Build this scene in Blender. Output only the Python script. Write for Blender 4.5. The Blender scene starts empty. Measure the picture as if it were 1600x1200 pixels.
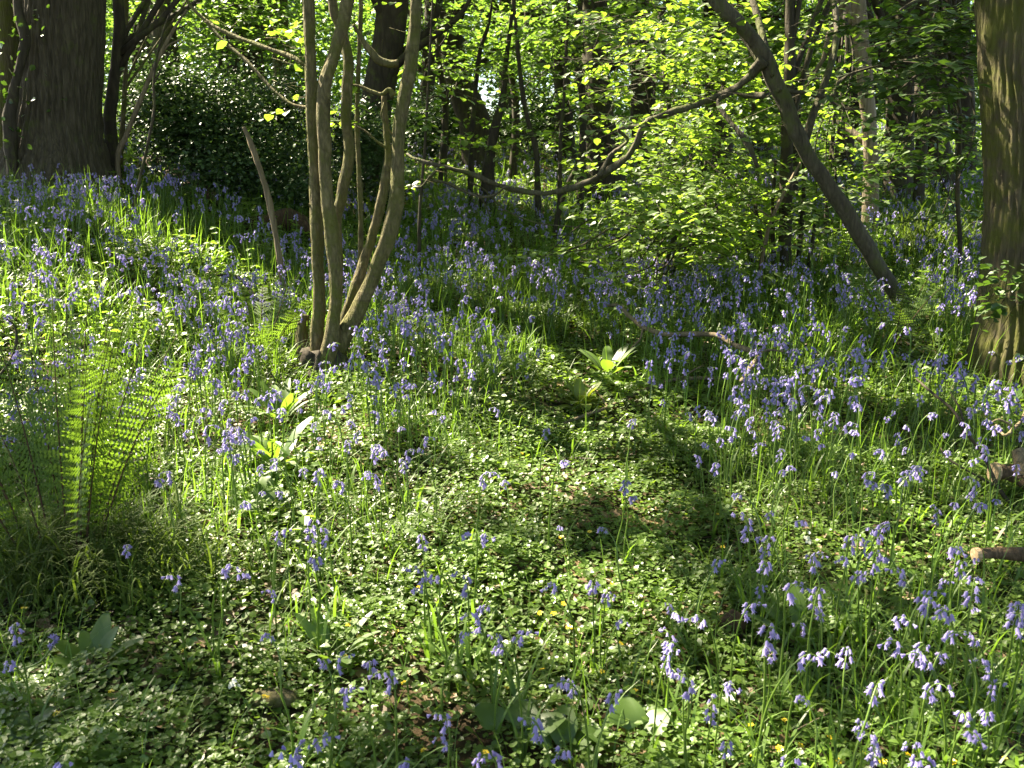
import bpy, math, random
import numpy as np

rng = np.random.default_rng(11)
random.seed(11)
S = bpy.context.scene
COL = S.collection
R = math.radians

# ---------------------------------------------------------------- camera, sky, sun, exposure
F = 1400.0                      # focal length in photo pixels (photo is 1600 x 1200)
PITCH = math.atan(300 / F)      # camera looks slightly downhill of level
CAM = np.array([0.0, 0.0, 1.5])
cd = bpy.data.cameras.new("camera")
cam = bpy.data.objects.new("camera", cd)
COL.objects.link(cam)
cam.location = CAM
cam.rotation_euler = (R(90) - PITCH, 0, 0)
cd.sensor_width = 36
cd.lens = 36 * F / 1600
cd.clip_start = 0.05
cd.clip_end = 500
cd.dof.use_dof = True
cd.dof.focus_distance = 4.6
cd.dof.aperture_fstop = 8.0
S.camera = cam

SUN_EL, SUN_AZ = R(50), R(-58)      # azimuth measured from +Y, negative to the left
SUN = np.array([math.sin(SUN_AZ) * math.cos(SUN_EL), math.cos(SUN_AZ) * math.cos(SUN_EL), math.sin(SUN_EL)])
W = bpy.data.worlds.new("World")
S.world = W
W.use_nodes = True
nt = W.node_tree
sky = nt.nodes.new("ShaderNodeTexSky")
sky.sky_type = 'NISHITA'
sky.sun_disc = False
sky.sun_elevation = SUN_EL
sky.sun_rotation = SUN_AZ
nt.links.new(sky.outputs[0], nt.nodes["Background"].inputs[0])
nt.nodes["Background"].inputs[1].default_value = 0.052
sl = bpy.data.lights.new("sun", 'SUN')
sl.energy = 5.0
sl.angle = R(0.5)
sl.color = (1.0, 0.94, 0.80)
so = bpy.data.objects.new("sun", sl)
COL.objects.link(so)
from mathutils import Vector
so.rotation_euler = Vector(SUN).to_track_quat('Z', 'Y').to_euler()
S.view_settings.view_transform = 'Standard'
S.view_settings.look = 'None'
S.view_settings.exposure = 2.9
S.view_settings.use_white_balance = True
S.view_settings.white_balance_temperature = 7300
S.view_settings.gamma = 1.0
c = S.cycles
c.max_bounces = 7
c.diffuse_bounces = 4
c.glossy_bounces = 2
c.transmission_bounces = 4
c.caustics_reflective = False
c.caustics_refractive = False
c.sample_clamp_indirect = 6
c.use_denoising = True
try:
    c.denoiser = 'OPENIMAGEDENOISE'
    c.denoising_input_passes = 'RGB_ALBEDO_NORMAL'
except Exception:
    pass

# ---------------------------------------------------------------- projection helpers
FW = np.array([0, math.cos(PITCH), -math.sin(PITCH)])
UP = np.array([0, math.sin(PITCH), math.cos(PITCH)])


def ray(px, py):
    px = np.asarray(px, float); py = np.asarray(py, float)
    d = FW + ((px - 800) / F)[..., None] * np.array([1.0, 0, 0]) + ((600 - py) / F)[..., None] * UP
    return d


def at(px, py, D):
    """world point seen at photo pixel (px,py) at forward distance D (world y)"""
    d = ray(px, py)
    return CAM + d / d[..., 1:2] * np.asarray(D, float)[..., None]


def to_px(P):
    v = np.asarray(P, float) - CAM
    z = v @ FW
    z = np.where(np.abs(z) < 1e-6, 1e-6, z)
    return 800 + F * v[..., 0] / z, 600 - F * (v @ UP) / z, z


def ss(t):
    t = np.clip(t, 0, 1)
    return t * t * (3 - 2 * t)


def G(x, y):
    """ground height"""
    x = np.asarray(x, float); y = np.asarray(y, float)
    yc = np.minimum(y, 28.0)
    b = 0.1 * yc + 0.0005 * yc * np.abs(yc)
    e = np.maximum(y - 28, 0)
    b = b + 0.1 * np.minimum(e, 1.5) - 0.03 * np.minimum(np.maximum(e - 2, 0), 40)
    b = b + 0.62 * ss((-x - 0.6) / 3.4) * ss((y - 1.5) / 5.5)
    b = b + 0.18 * ss((x - 1.2) / 3.5) * ss((y - 2) / 5)
    pc = 0.25 + 0.05 * y
    b = b - 0.07 * np.exp(-((x - pc) / 0.6) ** 2)
    b = b + 0.025 * np.sin(1.9 * x + 0.7 * y) * np.cos(1.3 * y - 0.6 * x) + 0.012 * np.sin(5.1 * x + 1.1) * np.sin(4.3 * y + 0.4) \
        + 0.006 * np.sin(13 * x + 2 * y) * np.sin(11 * y - 3 * x)
    return b


def gp(px, py, h=0.0):
    """ground points (raised by h) seen at photo pixels"""
    d = ray(np.atleast_1d(np.asarray(px, float)), np.atleast_1d(np.asarray(py, float)))
    d = d / d[:, 1:2]
    lo = np.full(len(d), 0.6)
    hit = np.zeros(len(d), bool)
    t = 0.6
    while t < 45:
        P = CAM + d * t
        below = (P[:, 2] < G(P[:, 0], P[:, 1]) + h) & ~hit
        hit |= below
        lo = np.where(hit, lo, t)
        t *= 1.02
    a, b = lo, lo * 1.02
    for _ in range(14):
        m = (a + b) / 2
        P = CAM + d * m[:, None]
        bl = P[:, 2] < G(P[:, 0], P[:, 1]) + h
        b = np.where(bl, m, b); a = np.where(bl, a, m)
    P = CAM + d * b[:, None]
    P[:, 2] = G(P[:, 0], P[:, 1])
    return P


# ---------------------------------------------------------------- mesh helpers
class MB:
    """collects triangles, links them as ONE mesh object"""
    def __init__(self):
        self.v, self.f, self.m, self.n = [], [], [], 0

    def add(self, V, T, mi=0):
        V = np.asarray(V, np.float32).reshape(-1, 3); T = np.asarray(T, np.int32).reshape(-1, 3)
        if len(T) == 0:
            return self
        self.v.append(V); self.f.append(T + self.n); self.m.append(np.full(len(T), mi, np.int32))
        self.n += len(V)
        return self

    def inst(self, tv, tf, P, Rm, sc, mi=0):
        """template instanced at P with rotation matrices Rm and scales sc"""
        P = np.asarray(P, float); n = len(P)
        if n == 0:
            return self
        sc = np.asarray(sc, float)
        sc = np.broadcast_to(sc if sc.ndim == 2 else np.reshape(sc, (-1, 1)), (n, 3)) if sc.ndim else np.full((n, 3), float(sc))
        V = np.einsum('nij,nkj->nki', Rm, tv[None] * sc[:, None, :]) + P[:, None, :]
        T = tf[None] + (np.arange(n) * len(tv))[:, None, None]
        return self.add(V.reshape(-1, 3), T.reshape(-1, 3), mi)

    def data(self, name, mats, smooth=False, off=(0, 0, 0)):
        me = bpy.data.meshes.new(name)
        if self.v:
            V = np.concatenate(self.v) - np.asarray(off, np.float32); T = np.concatenate(self.f)
            me.vertices.add(len(V)); me.vertices.foreach_set("co", V.astype(np.float32).ravel())
            me.loops.add(T.size); me.loops.foreach_set("vertex_index", T.ravel())
            me.polygons.add(len(T)); me.polygons.foreach_set("loop_start", np.arange(len(T), dtype=np.int32) * 3)
            me.polygons.foreach_set("material_index", np.concatenate(self.m))
            me.polygons.foreach_set("use_smooth", np.full(len(T), smooth))
            me.update(calc_edges=True)
        for m in (mats if isinstance(mats, (list, tuple)) else [mats]):
            me.materials.append(m)
        return me

    def build(self, name, mats, parent=None, smooth=False):
        off = tuple(parent.location) if parent is not None else (0, 0, 0)
        if parent is not None and parent.parent is not None:
            off = tuple(np.array(off) + np.array(parent.parent.location))
        o = bpy.data.objects.new(name, self.data(name, mats, smooth, off))
        COL.objects.link(o)
        if parent is not None:
            o.parent = parent
        return o


def tag(o, label=None, cat=None, group=None, kind=None):
    if label: o["label"] = label
    if cat: o["category"] = cat
    if group: o["group"] = group
    if kind: o["kind"] = kind
    return o


def thing(name, label, cat, loc, group=None):
    o = bpy.data.objects.new(name, None)
    o.empty_display_size = 0.1
    COL.objects.link(o)
    o.location = tuple(float(v) for v in loc)
    return tag(o, label, cat, group)


def nrm(v):
    return v / np.maximum(np.linalg.norm(v, axis=-1, keepdims=True), 1e-9)


def frames(ydir, normal):
    y = nrm(np.asarray(ydir, float)); n = np.asarray(normal, float)
    x = nrm(np.cross(y, n)); z = np.cross(x, y)
    return np.stack([x, y, z], axis=-1)


def rand_frames(n, tilt=0.5):
    a = rng.uniform(0, 2 * np.pi, n)
    y = np.stack([np.cos(a), np.sin(a), rng.normal(0, tilt, n)], -1)
    nn = np.stack([rng.normal(0, tilt, n), rng.normal(0, tilt, n), np.ones(n)], -1)
    return frames(y, nn)


def catmull(P, n=8):
    P = np.asarray(P, float)
    Q = np.vstack([2 * P[0] - P[1], P, 2 * P[-1] - P[-2]])
    out = []
    for i in range(1, len(Q) - 2):
        p0, p1, p2, p3 = Q[i - 1], Q[i], Q[i + 1], Q[i + 2]
        t = np.linspace(0, 1, n, endpoint=False)[:, None]
        out.append(0.5 * (2 * p1 + (p2 - p0) * t + (2 * p0 - 5 * p1 + 4 * p2 - p3) * t ** 2 + (3 * p1 - p0 - 3 * p2 + p3) * t ** 3))
    out.append(P[-1:])
    return np.vstack(out)


def tube(mb, pts, rad, sides=10, n=8, rough=0.06, mi=0, seed=0, cap=True, furrow=0.0):
    """tapered, slightly lumpy limb through pts (m,3) with radii (m,)"""
    pr = np.column_stack([pts, rad])
    C = catmull(pr, n) if len(pr) > 2 or n > 1 else pr
    P, r = C[:, :3], np.maximum(C[:, 3], 0.0004)
    k = len(P)
    T = nrm(np.gradient(P, axis=0))
    ref = np.array([1.0, 0, 0]) if abs(T[0][0]) < 0.9 else np.array([0, 1.0, 0])
    N = np.zeros_like(P)
    v = ref - T[0] * (ref @ T[0])
    for i in range(k):
        v = v - T[i] * (v @ T[i]); v = v / max(np.linalg.norm(v), 1e-9)
        N[i] = v
    B = np.cross(T, N)
    a = np.linspace(0, 2 * np.pi, sides, endpoint=False)
    s = np.concatenate([[0], np.cumsum(np.linalg.norm(np.diff(P, axis=0), axis=1))])
    ph = seed * 1.7
    rm = max(r.mean(), 1e-4)
    q = s / rm
    w = 1 + rough * (np.sin(2 * a[None] + 0.35 * q[:, None] + ph) + 0.7 * np.sin(3 * a[None] - 0.23 * q[:, None] + 2 * ph) + 0.6 * np.sin(1.1 * q[:, None] + ph * 3 + a[None]))
    if furrow:
        aa = a[None] * round(sides / 9.0) + 1.6 * np.sin(q[:, None] * 1.1 + ph + 2 * a[None]) + .9 * np.sin(q[:, None] * 2.9 + 3 * a[None])
        bb = a[None] * round(sides / 5.2) + 1.2 * np.sin(q[:, None] * 1.7 + 2 * ph + a[None])
        w = w + furrow * (np.abs(np.sin(aa)) ** .6 - .6 + .45 * np.sin(bb) + .3 * np.sin(7.3 * q[:, None] + 6 * a[None] + np.sin(aa)))
    rr = r[:, None] * w
    V = P[:, None, :] + rr[..., None] * (np.cos(a)[None, :, None] * N[:, None, :] + np.sin(a)[None, :, None] * B[:, None, :])
    V = V.reshape(-1, 3)
    i = np.arange(k - 1)[:, None]; j = np.arange(sides)[None]; j2 = (j + 1) % sides
    q0 = i * sides + j; q1 = i * sides + j2; q2 = (i + 1) * sides + j2; q3 = (i + 1) * sides + j
    Tt = np.concatenate([np.stack([q0, q1, q2], -1).reshape(-1, 3), np.stack([q0, q2, q3], -1).reshape(-1, 3)])
    if cap:
        V = np.vstack([V, P[0], P[-1]])
        c0, c1 = len(V) - 2, len(V) - 1
        jj = np.arange(sides); jn = (jj + 1) % sides
        Tt = np.vstack([Tt, np.stack([np.full(sides, c0), jn, jj], -1), np.stack([np.full(sides, c1), (k - 1) * sides + jj, (k - 1) * sides + jn], -1)])
    mb.add(V, Tt, mi)
    return C


def sticks(mb, A, B, ra, rb, mi=0):
    """many straight three-sided twigs"""
    A = np.asarray(A, float); B = np.asarray(B, float); n = len(A)
    if n == 0:
        return
    T = nrm(B - A)
    ref = np.where(np.abs(T[:, 2:3]) < 0.9, np.array([[0, 0, 1.0]]), np.array([[1.0, 0, 0]]))
    N = nrm(np.cross(T, ref)); Bn = np.cross(T, N)
    V = []
    for P, r in ((A, ra), (B, rb)):
        r = np.broadcast_to(np.asarray(r, float), (n,))[:, None]
        for k in range(3):
            a = k * 2 * np.pi / 3
            V.append(P + r * (np.cos(a) * N + np.sin(a) * Bn))
    V = np.stack(V, 1)
    t = np.array([[0, 1, 4], [0, 4, 3], [1, 2, 5], [1, 5, 4], [2, 0, 3], [2, 3, 5]])
    Tt = t[None] + (np.arange(n) * 6)[:, None, None]
    mb.add(V.reshape(-1, 3), Tt.reshape(-1, 3), mi)


def strip(mb, C, side, w, mi=0, fold=0.0):
    """flat blade along points C (k,3), half widths w, side vector"""
    C = np.asarray(C, float); k = len(C)
    w = np.asarray(w, float)[:, None]
    side = np.broadcast_to(side, C.shape)
    upv = np.array([0, 0, 1.0])
    V = np.stack([C - side * w + upv * fold * w, C, C + side * w + upv * fold * w], 1).reshape(-1, 3)
    T = []
    for i in range(k - 1):
        a, b = 3 * i, 3 * i + 3
        T += [[a, a + 1, b + 1], [a, b + 1, b], [a + 1, a + 2, b + 2], [a + 1, b + 2, b + 1]]
    mb.add(V, T, mi)


def blades(mb, P, L, w, bend, seg=4, mi=0, upright=1.0):
    """many grass-like blades at ground points P: arching strips"""
    n = len(P)
    if n == 0:
        return
    a = rng.uniform(0, 2 * np.pi, n)
    h = np.stack([np.cos(a), np.sin(a), np.zeros(n)], -1)
    sd = np.stack([-np.sin(a), np.cos(a), np.zeros(n)], -1)
    L = np.asarray(L); w = np.asarray(w); bend = np.asarray(bend)
    lean0 = rng.uniform(0.05, 0.45, n) / upright
    Vs = []
    pos = P.astype(float).copy()
    for i in range(seg + 1):
        t = i / seg
        ww = w * (1 - t ** 2.2) * (0.55 + 0.45 * min(1, t * 4)) if i < seg else w * 0.04
        Vs += [pos - sd * ww[:, None], pos + sd * ww[:, None]]
        ang = lean0 + bend * (t + 0.5 / seg) ** 1.5
        st = (L / seg)[:, None]
        pos = pos + st * (np.sin(ang)[:, None] * h + np.cos(ang)[:, None] * np.array([0, 0, 1.0]))
    V = np.stack(Vs, 1)
    t = []
    for i in range(seg):
        b = 2 * i
        t += [[b, b + 1, b + 3], [b, b + 3, b + 2]]
    t = np.array(t)
    mb.add(V.reshape(-1, 3), (t[None] + (np.arange(n) * V.shape[1])[:, None, None]).reshape(-1, 3), mi)


# leaf templates (unit length along +Y, face up +Z)
LEAF_V = np.array([[0, 0, 0], [0, .5, -.03], [0, 1, -.12], [.36, .3, .07], [.34, .68, .02], [-.36, .3, .07], [-.34, .68, .02]], float)
LEAF_T = np.array([[0, 3, 1], [3, 4, 1], [4, 2, 1], [0, 1, 5], [5, 1, 6], [6, 1, 2]])
KITE_V = np.array([[0, 0, 0], [.36, .45, .07], [0, 1, -.08], [-.36, .45, .07]], float)
KITE_T = np.array([[0, 1, 2], [0, 2, 3]])
# little heart / kidney leaf of the ground cover
_h = [(0, .12), (.2, 0), (.44, .1), (.52, .42), (.36, .78), (0, 1), (-.36, .78), (-.52, .42), (-.44, .1), (-.2, 0)]
HEART_V = np.array([[0, .45, -.06]] + [[x, y, .05 * abs(x) * 2] for x, y in _h], float)
HEART_T = np.array([[0, i + 1, (i + 1) % 10 + 1] for i in range(10)])
_h5 = [(0, .08), (.42, .1), (.5, .55), (0, 1), (-.5, .55), (-.42, .1)]
HEX_V = np.array([[0, .45, -.06]] + [[x, y, .06 * abs(x) * 2] for x, y in _h5], float)
HEX_T = np.array([[0, i + 1, (i + 1) % 6 + 1] for i in range(6)])


# ---------------------------------------------------------------- materials
def new_mat(name):
    m = bpy.data.materials.new(name)
    m.use_nodes = True
    n = m.node_tree
    n.nodes.clear()
    return m, n, n.nodes, n.links


def leaf_mat(name, c0, c1, tc, trans=0.45, rough=0.4, gloss=0.06):
    m, n, N, L = new_mat(name)
    geo = N.new("ShaderNodeNewGeometry")
    mixc = N.new("ShaderNodeMix"); mixc.data_type = 'RGBA'
    mixc.inputs[6].default_value = (*c0, 1); mixc.inputs[7].default_value = (*c1, 1)
    L.new(geo.outputs["Random Per Island"], mixc.inputs[0])
    # blotches
    tc_ = N.new("ShaderNodeTexCoord")
    nz = N.new("ShaderNodeTexNoise"); nz.inputs["Scale"].default_value = 1.7; nz.inputs["Detail"].default_value = 3
    L.new(tc_.outputs["Object"], nz.inputs["Vector"])
    hs = N.new("ShaderNodeHueSaturation")
    mr = N.new("ShaderNodeMapRange"); mr.inputs[1].default_value = 0.3; mr.inputs[2].default_value = 0.7
    mr.inputs[3].default_value = 0.75; mr.inputs[4].default_value = 1.3
    L.new(nz.outputs["Fac"], mr.inputs[0]); L.new(mr.outputs[0], hs.inputs["Value"])
    L.new(mixc.outputs[2], hs.inputs["Color"])
    d = N.new("ShaderNodeBsdfDiffuse"); t = N.new("ShaderNodeBsdfTranslucent"); g = N.new("ShaderNodeBsdfGlossy")
    L.new(hs.outputs[0], d.inputs["Color"])
    hs2 = N.new("ShaderNodeHueSaturation"); hs2.inputs["Color"].default_value = (*tc, 1)
    L.new(mr.outputs[0], hs2.inputs["Value"]); L.new(hs2.outputs[0], t.inputs["Color"])
    g.inputs["Roughness"].default_value = rough
    g.inputs["Color"].default_value = (1, 1, 1, 1)
    m1 = N.new("ShaderNodeMixShader"); m1.inputs[0].default_value = trans
    L.new(d.outputs[0], m1.inputs[1]); L.new(t.outputs[0], m1.inputs[2])
    lw = N.new("ShaderNodeLayerWeight"); lw.inputs["Blend"].default_value = 0.5
    pw = N.new("ShaderNodeMath"); pw.operation = 'POWER'; pw.inputs[1].default_value = 4.0
    L.new(lw.outputs["Facing"], pw.inputs[0])
    mul = N.new("ShaderNodeMath"); mul.operation = 'MULTIPLY_ADD'; mul.inputs[1].default_value = 12 * gloss; mul.inputs[2].default_value = gloss
    L.new(pw.outputs[0], mul.inputs[0])
    mn = N.new("ShaderNodeMath"); mn.operation = 'MINIMUM'; mn.inputs[1].default_value = 0.3
    L.new(mul.outputs[0], mn.inputs[0])
    m2 = N.new("ShaderNodeMixShader"); L.new(mn.outputs[0], m2.inputs[0])
    L.new(m1.outputs[0], m2.inputs[1]); L.new(g.outputs[0], m2.inputs[2])
    o = N.new("ShaderNodeOutputMaterial"); L.new(m2.outputs[0], o.inputs[0])
    return m


def bark_mat(name, dark, light, moss=(0.07, 0.09, 0.015), mossiness=0.4, scale=14, stretch=0.18, bump=0.6, rings=0.0):
    m, n, N, L = new_mat(name)
    tc = N.new("ShaderNodeTexCoord"); mp = N.new("ShaderNodeMapping")
    mp.inputs["Scale"].default_value = (scale, scale, scale * stretch)
    L.new(tc.outputs["Object"], mp.inputs["Vector"])
    n1 = N.new("ShaderNodeTexNoise"); n1.inputs["Scale"].default_value = 1; n1.inputs["Detail"].default_value = 6; n1.inputs["Roughness"].default_value = 0.65
    n1.inputs["Distortion"].default_value = 0.6
    L.new(mp.outputs[0], n1.inputs["Vector"])
    vo = N.new("ShaderNodeTexVoronoi"); vo.inputs["Scale"].default_value = 1.4; vo.feature = 'DISTANCE_TO_EDGE'
    nv = N.new("ShaderNodeVectorMath"); nv.operation = 'ADD'
    L.new(mp.outputs[0], nv.inputs[0]); L.new(n1.outputs["Color"], nv.inputs[1]); L.new(nv.outputs[0], vo.inputs["Vector"])
    ve = N.new("ShaderNodeMapRange"); ve.inputs[1].default_value = 0.0; ve.inputs[2].default_value = 0.4
    L.new(vo.outputs["Distance"], ve.inputs[0])
    hgt = N.new("ShaderNodeMath"); hgt.operation = 'MULTIPLY_ADD'; hgt.inputs[1].default_value = 0.3
    L.new(ve.outputs[0], hgt.inputs[0]); L.new(n1.outputs["Fac"], hgt.inputs[2])
    rp = N.new("ShaderNodeMapRange"); rp.inputs[1].default_value = 0.35; rp.inputs[2].default_value = 1.1
    L.new(hgt.outputs[0], rp.inputs[0])
    mc = N.new("ShaderNodeMix"); mc.data_type = 'RGBA'
    mc.inputs[6].default_value = (*dark, 1); mc.inputs[7].default_value = (*light, 1)
    L.new(rp.outputs[0], mc.inputs[0])
    n2 = N.new("ShaderNodeTexNoise"); n2.inputs["Scale"].default_value = 7.0; n2.inputs["Detail"].default_value = 8; n2.inputs["Roughness"].default_value = 0.7
    L.new(tc.outputs["Object"], n2.inputs["Vector"])
    r2 = N.new("ShaderNodeMapRange"); r2.inputs[1].default_value = 0.62 - 0.3 * mossiness; r2.inputs[2].default_value = 0.8 - 0.3 * mossiness
    L.new(n2.outputs["Fac"], r2.inputs[0])
    mm = N.new("ShaderNodeMix"); mm.data_type = 'RGBA'; mm.inputs[7].default_value = (*moss, 1)
    ml = N.new("ShaderNodeMath"); ml.operation = 'MULTIPLY'; ml.inputs[1].default_value = min(1, 0.5 + mossiness)
    L.new(r2.outputs[0], ml.inputs[0]); L.new(ml.outputs[0], mm.inputs[0]); L.new(mc.outputs[2], mm.inputs[6])
    col = mm.outputs[2]
    if rings:
        wv = N.new("ShaderNodeTexNoise"); mp2 = N.new("ShaderNodeMapping"); mp2.inputs["Scale"].default_value = (9, 9, 45)
        L.new(tc.outputs["Object"], mp2.inputs["Vector"]); L.new(mp2.outputs[0], wv.inputs["Vector"]); wv.inputs["Scale"].default_value = 1
        r3 = N.new("ShaderNodeMapRange"); r3.inputs[1].default_value = 0.6; r3.inputs[2].default_value = 0.72
        L.new(wv.outputs["Fac"], r3.inputs[0])
        m3 = N.new("ShaderNodeMix"); m3.data_type = 'RGBA'; m3.inputs[7].default_value = (*[v * 0.45 for v in dark], 1)
        k3 = N.new("ShaderNodeMath"); k3.operation = 'MULTIPLY'; k3.inputs[1].default_value = rings
        L.new(r3.outputs[0], k3.inputs[0]); L.new(k3.outputs[0], m3.inputs[0]); L.new(col, m3.inputs[6])
        col = m3.outputs[2]
    b = N.new("ShaderNodeBsdfPrincipled"); b.inputs["Roughness"].default_value = 0.85
    b.inputs["Specular IOR Level"].default_value = 0.25
    L.new(col, b.inputs["Base Color"])
    bp = N.new("ShaderNodeBump"); bp.inputs["Strength"].default_value = bump; bp.inputs["Distance"].default_value = 0.02
    L.new(hgt.outputs[0], bp.inputs["Height"]); L.new(bp.outputs[0], b.inputs["Normal"])
    o = N.new("ShaderNodeOutputMaterial"); L.new(b.outputs[0], o.inputs[0])
    return m


def soil_mat():
    m, n, N, L = new_mat("woodland_soil")
    tc = N.new("ShaderNodeTexCoord")
    n1 = N.new("ShaderNodeTexNoise"); n1.inputs["Scale"].default_value = 9; n1.inputs["Detail"].default_value = 8; n1.inputs["Roughness"].default_value = 0.7
    n2 = N.new("ShaderNodeTexNoise"); n2.inputs["Scale"].default_value = 1.1; n2.inputs["Detail"].default_value = 5
    L.new(tc.outputs["Object"], n1.inputs["Vector"]); L.new(tc.outputs["Object"], n2.inputs["Vector"])
    cr = N.new("ShaderNodeValToRGB")
    e = cr.color_ramp.elements
    e[0].position = 0.3; e[0].color = (0.018, 0.013, 0.008, 1)
    e[1].position = 0.75; e[1].color = (0.09, 0.062, 0.035, 1)
    L.new(n1.outputs["Fac"], cr.inputs[0])
    mx = N.new("ShaderNodeMix"); mx.data_type = 'RGBA'; mx.inputs[7].default_value = (0.025, 0.03, 0.010, 1)
    mr = N.new("ShaderNodeMapRange"); mr.inputs[1].default_value = 0.4; mr.inputs[2].default_value = 0.6
    L.new(n2.outputs["Fac"], mr.inputs[0]); L.new(mr.outputs[0], mx.inputs[0]); L.new(cr.outputs[0], mx.inputs[6])
    b = N.new("ShaderNodeBsdfPrincipled"); b.inputs["Roughness"].default_value = 0.95; b.inputs["Specular IOR Level"].default_value = 0.1
    L.new(mx.outputs[2], b.inputs["Base Color"])
    bp = N.new("ShaderNodeBump"); bp.inputs["Strength"].default_value = 0.8; bp.inputs["Distance"].default_value = 0.03
    L.new(n1.outputs["Fac"], bp.inputs["Height"]); L.new(bp.outputs[0], b.inputs["Normal"])
    o = N.new("ShaderNodeOutputMaterial"); L.new(b.outputs[0], o.inputs[0])
    return m


M = {}
M['soil'] = soil_mat()
M['cover'] = leaf_mat("ground_cover_leaf", (.055, .105, .016), (.092, .15, .028), (.2, .33, .03), .42, .38, .026)
M['cover_far'] = leaf_mat("ground_cover_far_leaf", (.05, .095, .018), (.09, .14, .03), (.16, .25, .03), .4, .4, .05)
M['blade'] = leaf_mat("strap_leaf", (.052, .11, .014), (.085, .15, .022), (.18, .33, .028), .45, .42, .02)
M['hazel'] = leaf_mat("hazel_leaf", (.055, .115, .016), (.095, .155, .022), (.25, .41, .035), .55, .42, .035)
M['beech'] = leaf_mat("beech_leaf", (.036, .085, .014), (.07, .125, .02), (.17, .31, .035), .55, .42, .03)
M['canopy'] = leaf_mat("oak_leaf", (.06, .10, .012), (.09, .135, .018), (.26, .36, .02), .5, .42, .03)
M['holly'] = leaf_mat("holly_leaf", (.024, .052, .017), (.045, .082, .026), (.06, .12, .018), .22, .4, .025)
M['ivy'] = leaf_mat("ivy_leaf", (.025, .055, .012), (.05, .095, .018), (.10, .2, .02), .3, .36, .03)
M['fern'] = leaf_mat("fern_pinna", (.05, .10, .012), (.078, .13, .018), (.16, .27, .025), .45, .5, .02)
M['fern_dark'] = leaf_mat("fern_clump_pinna", (.038, .082, .012), (.062, .11, .017), (.16, .28, .022), .45, .55, .015)
M['tussock'] = leaf_mat("tussock_blade", (.045, .08, .012), (.075, .11, .02), (.14, .22, .02), .35, .6, .008)
M['broad'] = leaf_mat("broad_leaf", (.05, .105, .02), (.08, .14, .026), (.2, .34, .03), .45, .42, .025)
M['lime'] = leaf_mat("lime_leaf", (.11, .17, .02), (.16, .21, .025), (.36, .44, .03), .5, .42, .025)
M['petal'] = leaf_mat("bluebell_petal", (.205, .175, .44), (.36, .315, .58), (.35, .29, .57), .42, .5, .02)
M['stem'] = leaf_mat("flower_stem", (.08, .15, .02), (.11, .18, .025), (.2, .34, .03), .3, .4, .03)
M['yellow'] = leaf_mat("celandine_petal", (.72, .50, .02), (.8, .58, .03), (.75, .55, .02), .3, .3, .06)
M['white'] = leaf_mat("white_petal", (.7, .7, .66), (.8, .8, .76), (.7, .7, .6), .35, .5, .03)
M['litter'] = leaf_mat("dead_leaf", (.07, .042, .02), (.19, .12, .06), (.12, .07, .03), .2, .6, .03)
M['oak_bark'] = bark_mat("oak_bark", (.03, .024, .015), (.12, .10, .065), mossiness=.25, scale=34, stretch=.10, bump=1.0)
M['moss_bark'] = bark_mat("mossy_bark", (.04, .032, .018), (.16, .13, .075), moss=(.075, .08, .014), mossiness=.72, scale=34, stretch=.10, bump=.9)
M['hazel_bark'] = bark_mat("hazel_bark", (.05, .042, .018), (.23, .19, .095), moss=(.085, .09, .018), mossiness=.62, scale=30, stretch=.35, bump=.9, rings=.3)
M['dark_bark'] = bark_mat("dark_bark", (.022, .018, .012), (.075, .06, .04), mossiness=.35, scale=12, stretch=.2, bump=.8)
M['lean_bark'] = bark_mat("lichen_bark", (.04, .034, .022), (.13, .115, .075), moss=(.07, .085, .02), mossiness=.45, scale=24, stretch=.25, bump=.8)
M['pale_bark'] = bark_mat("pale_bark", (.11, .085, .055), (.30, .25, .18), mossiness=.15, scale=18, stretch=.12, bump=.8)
M['dead_wood'] = bark_mat("dead_wood", (.085, .065, .038), (.27, .215, .135), mossiness=.12, scale=30, stretch=.12, bump=.7)
M['log_bark'] = bark_mat("log_bark", (.05, .032, .018), (.20, .135, .08), mossiness=.25, scale=30, stretch=.3, bump=.9)
M['rot'] = bark_mat("rotten_wood", (.03, .018, .01), (.11, .065, .035), mossiness=.3, scale=20, stretch=.5, bump=1.0)
M['cut'] = bark_mat("cut_wood", (.30, .21, .12), (.48, .36, .22), mossiness=0, scale=40, stretch=1, bump=.3)
M['rachis'] = bark_mat("fern_stalk", (.05, .03, .015), (.10, .055, .03), mossiness=.1, scale=40, stretch=.3, bump=.3)

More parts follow.
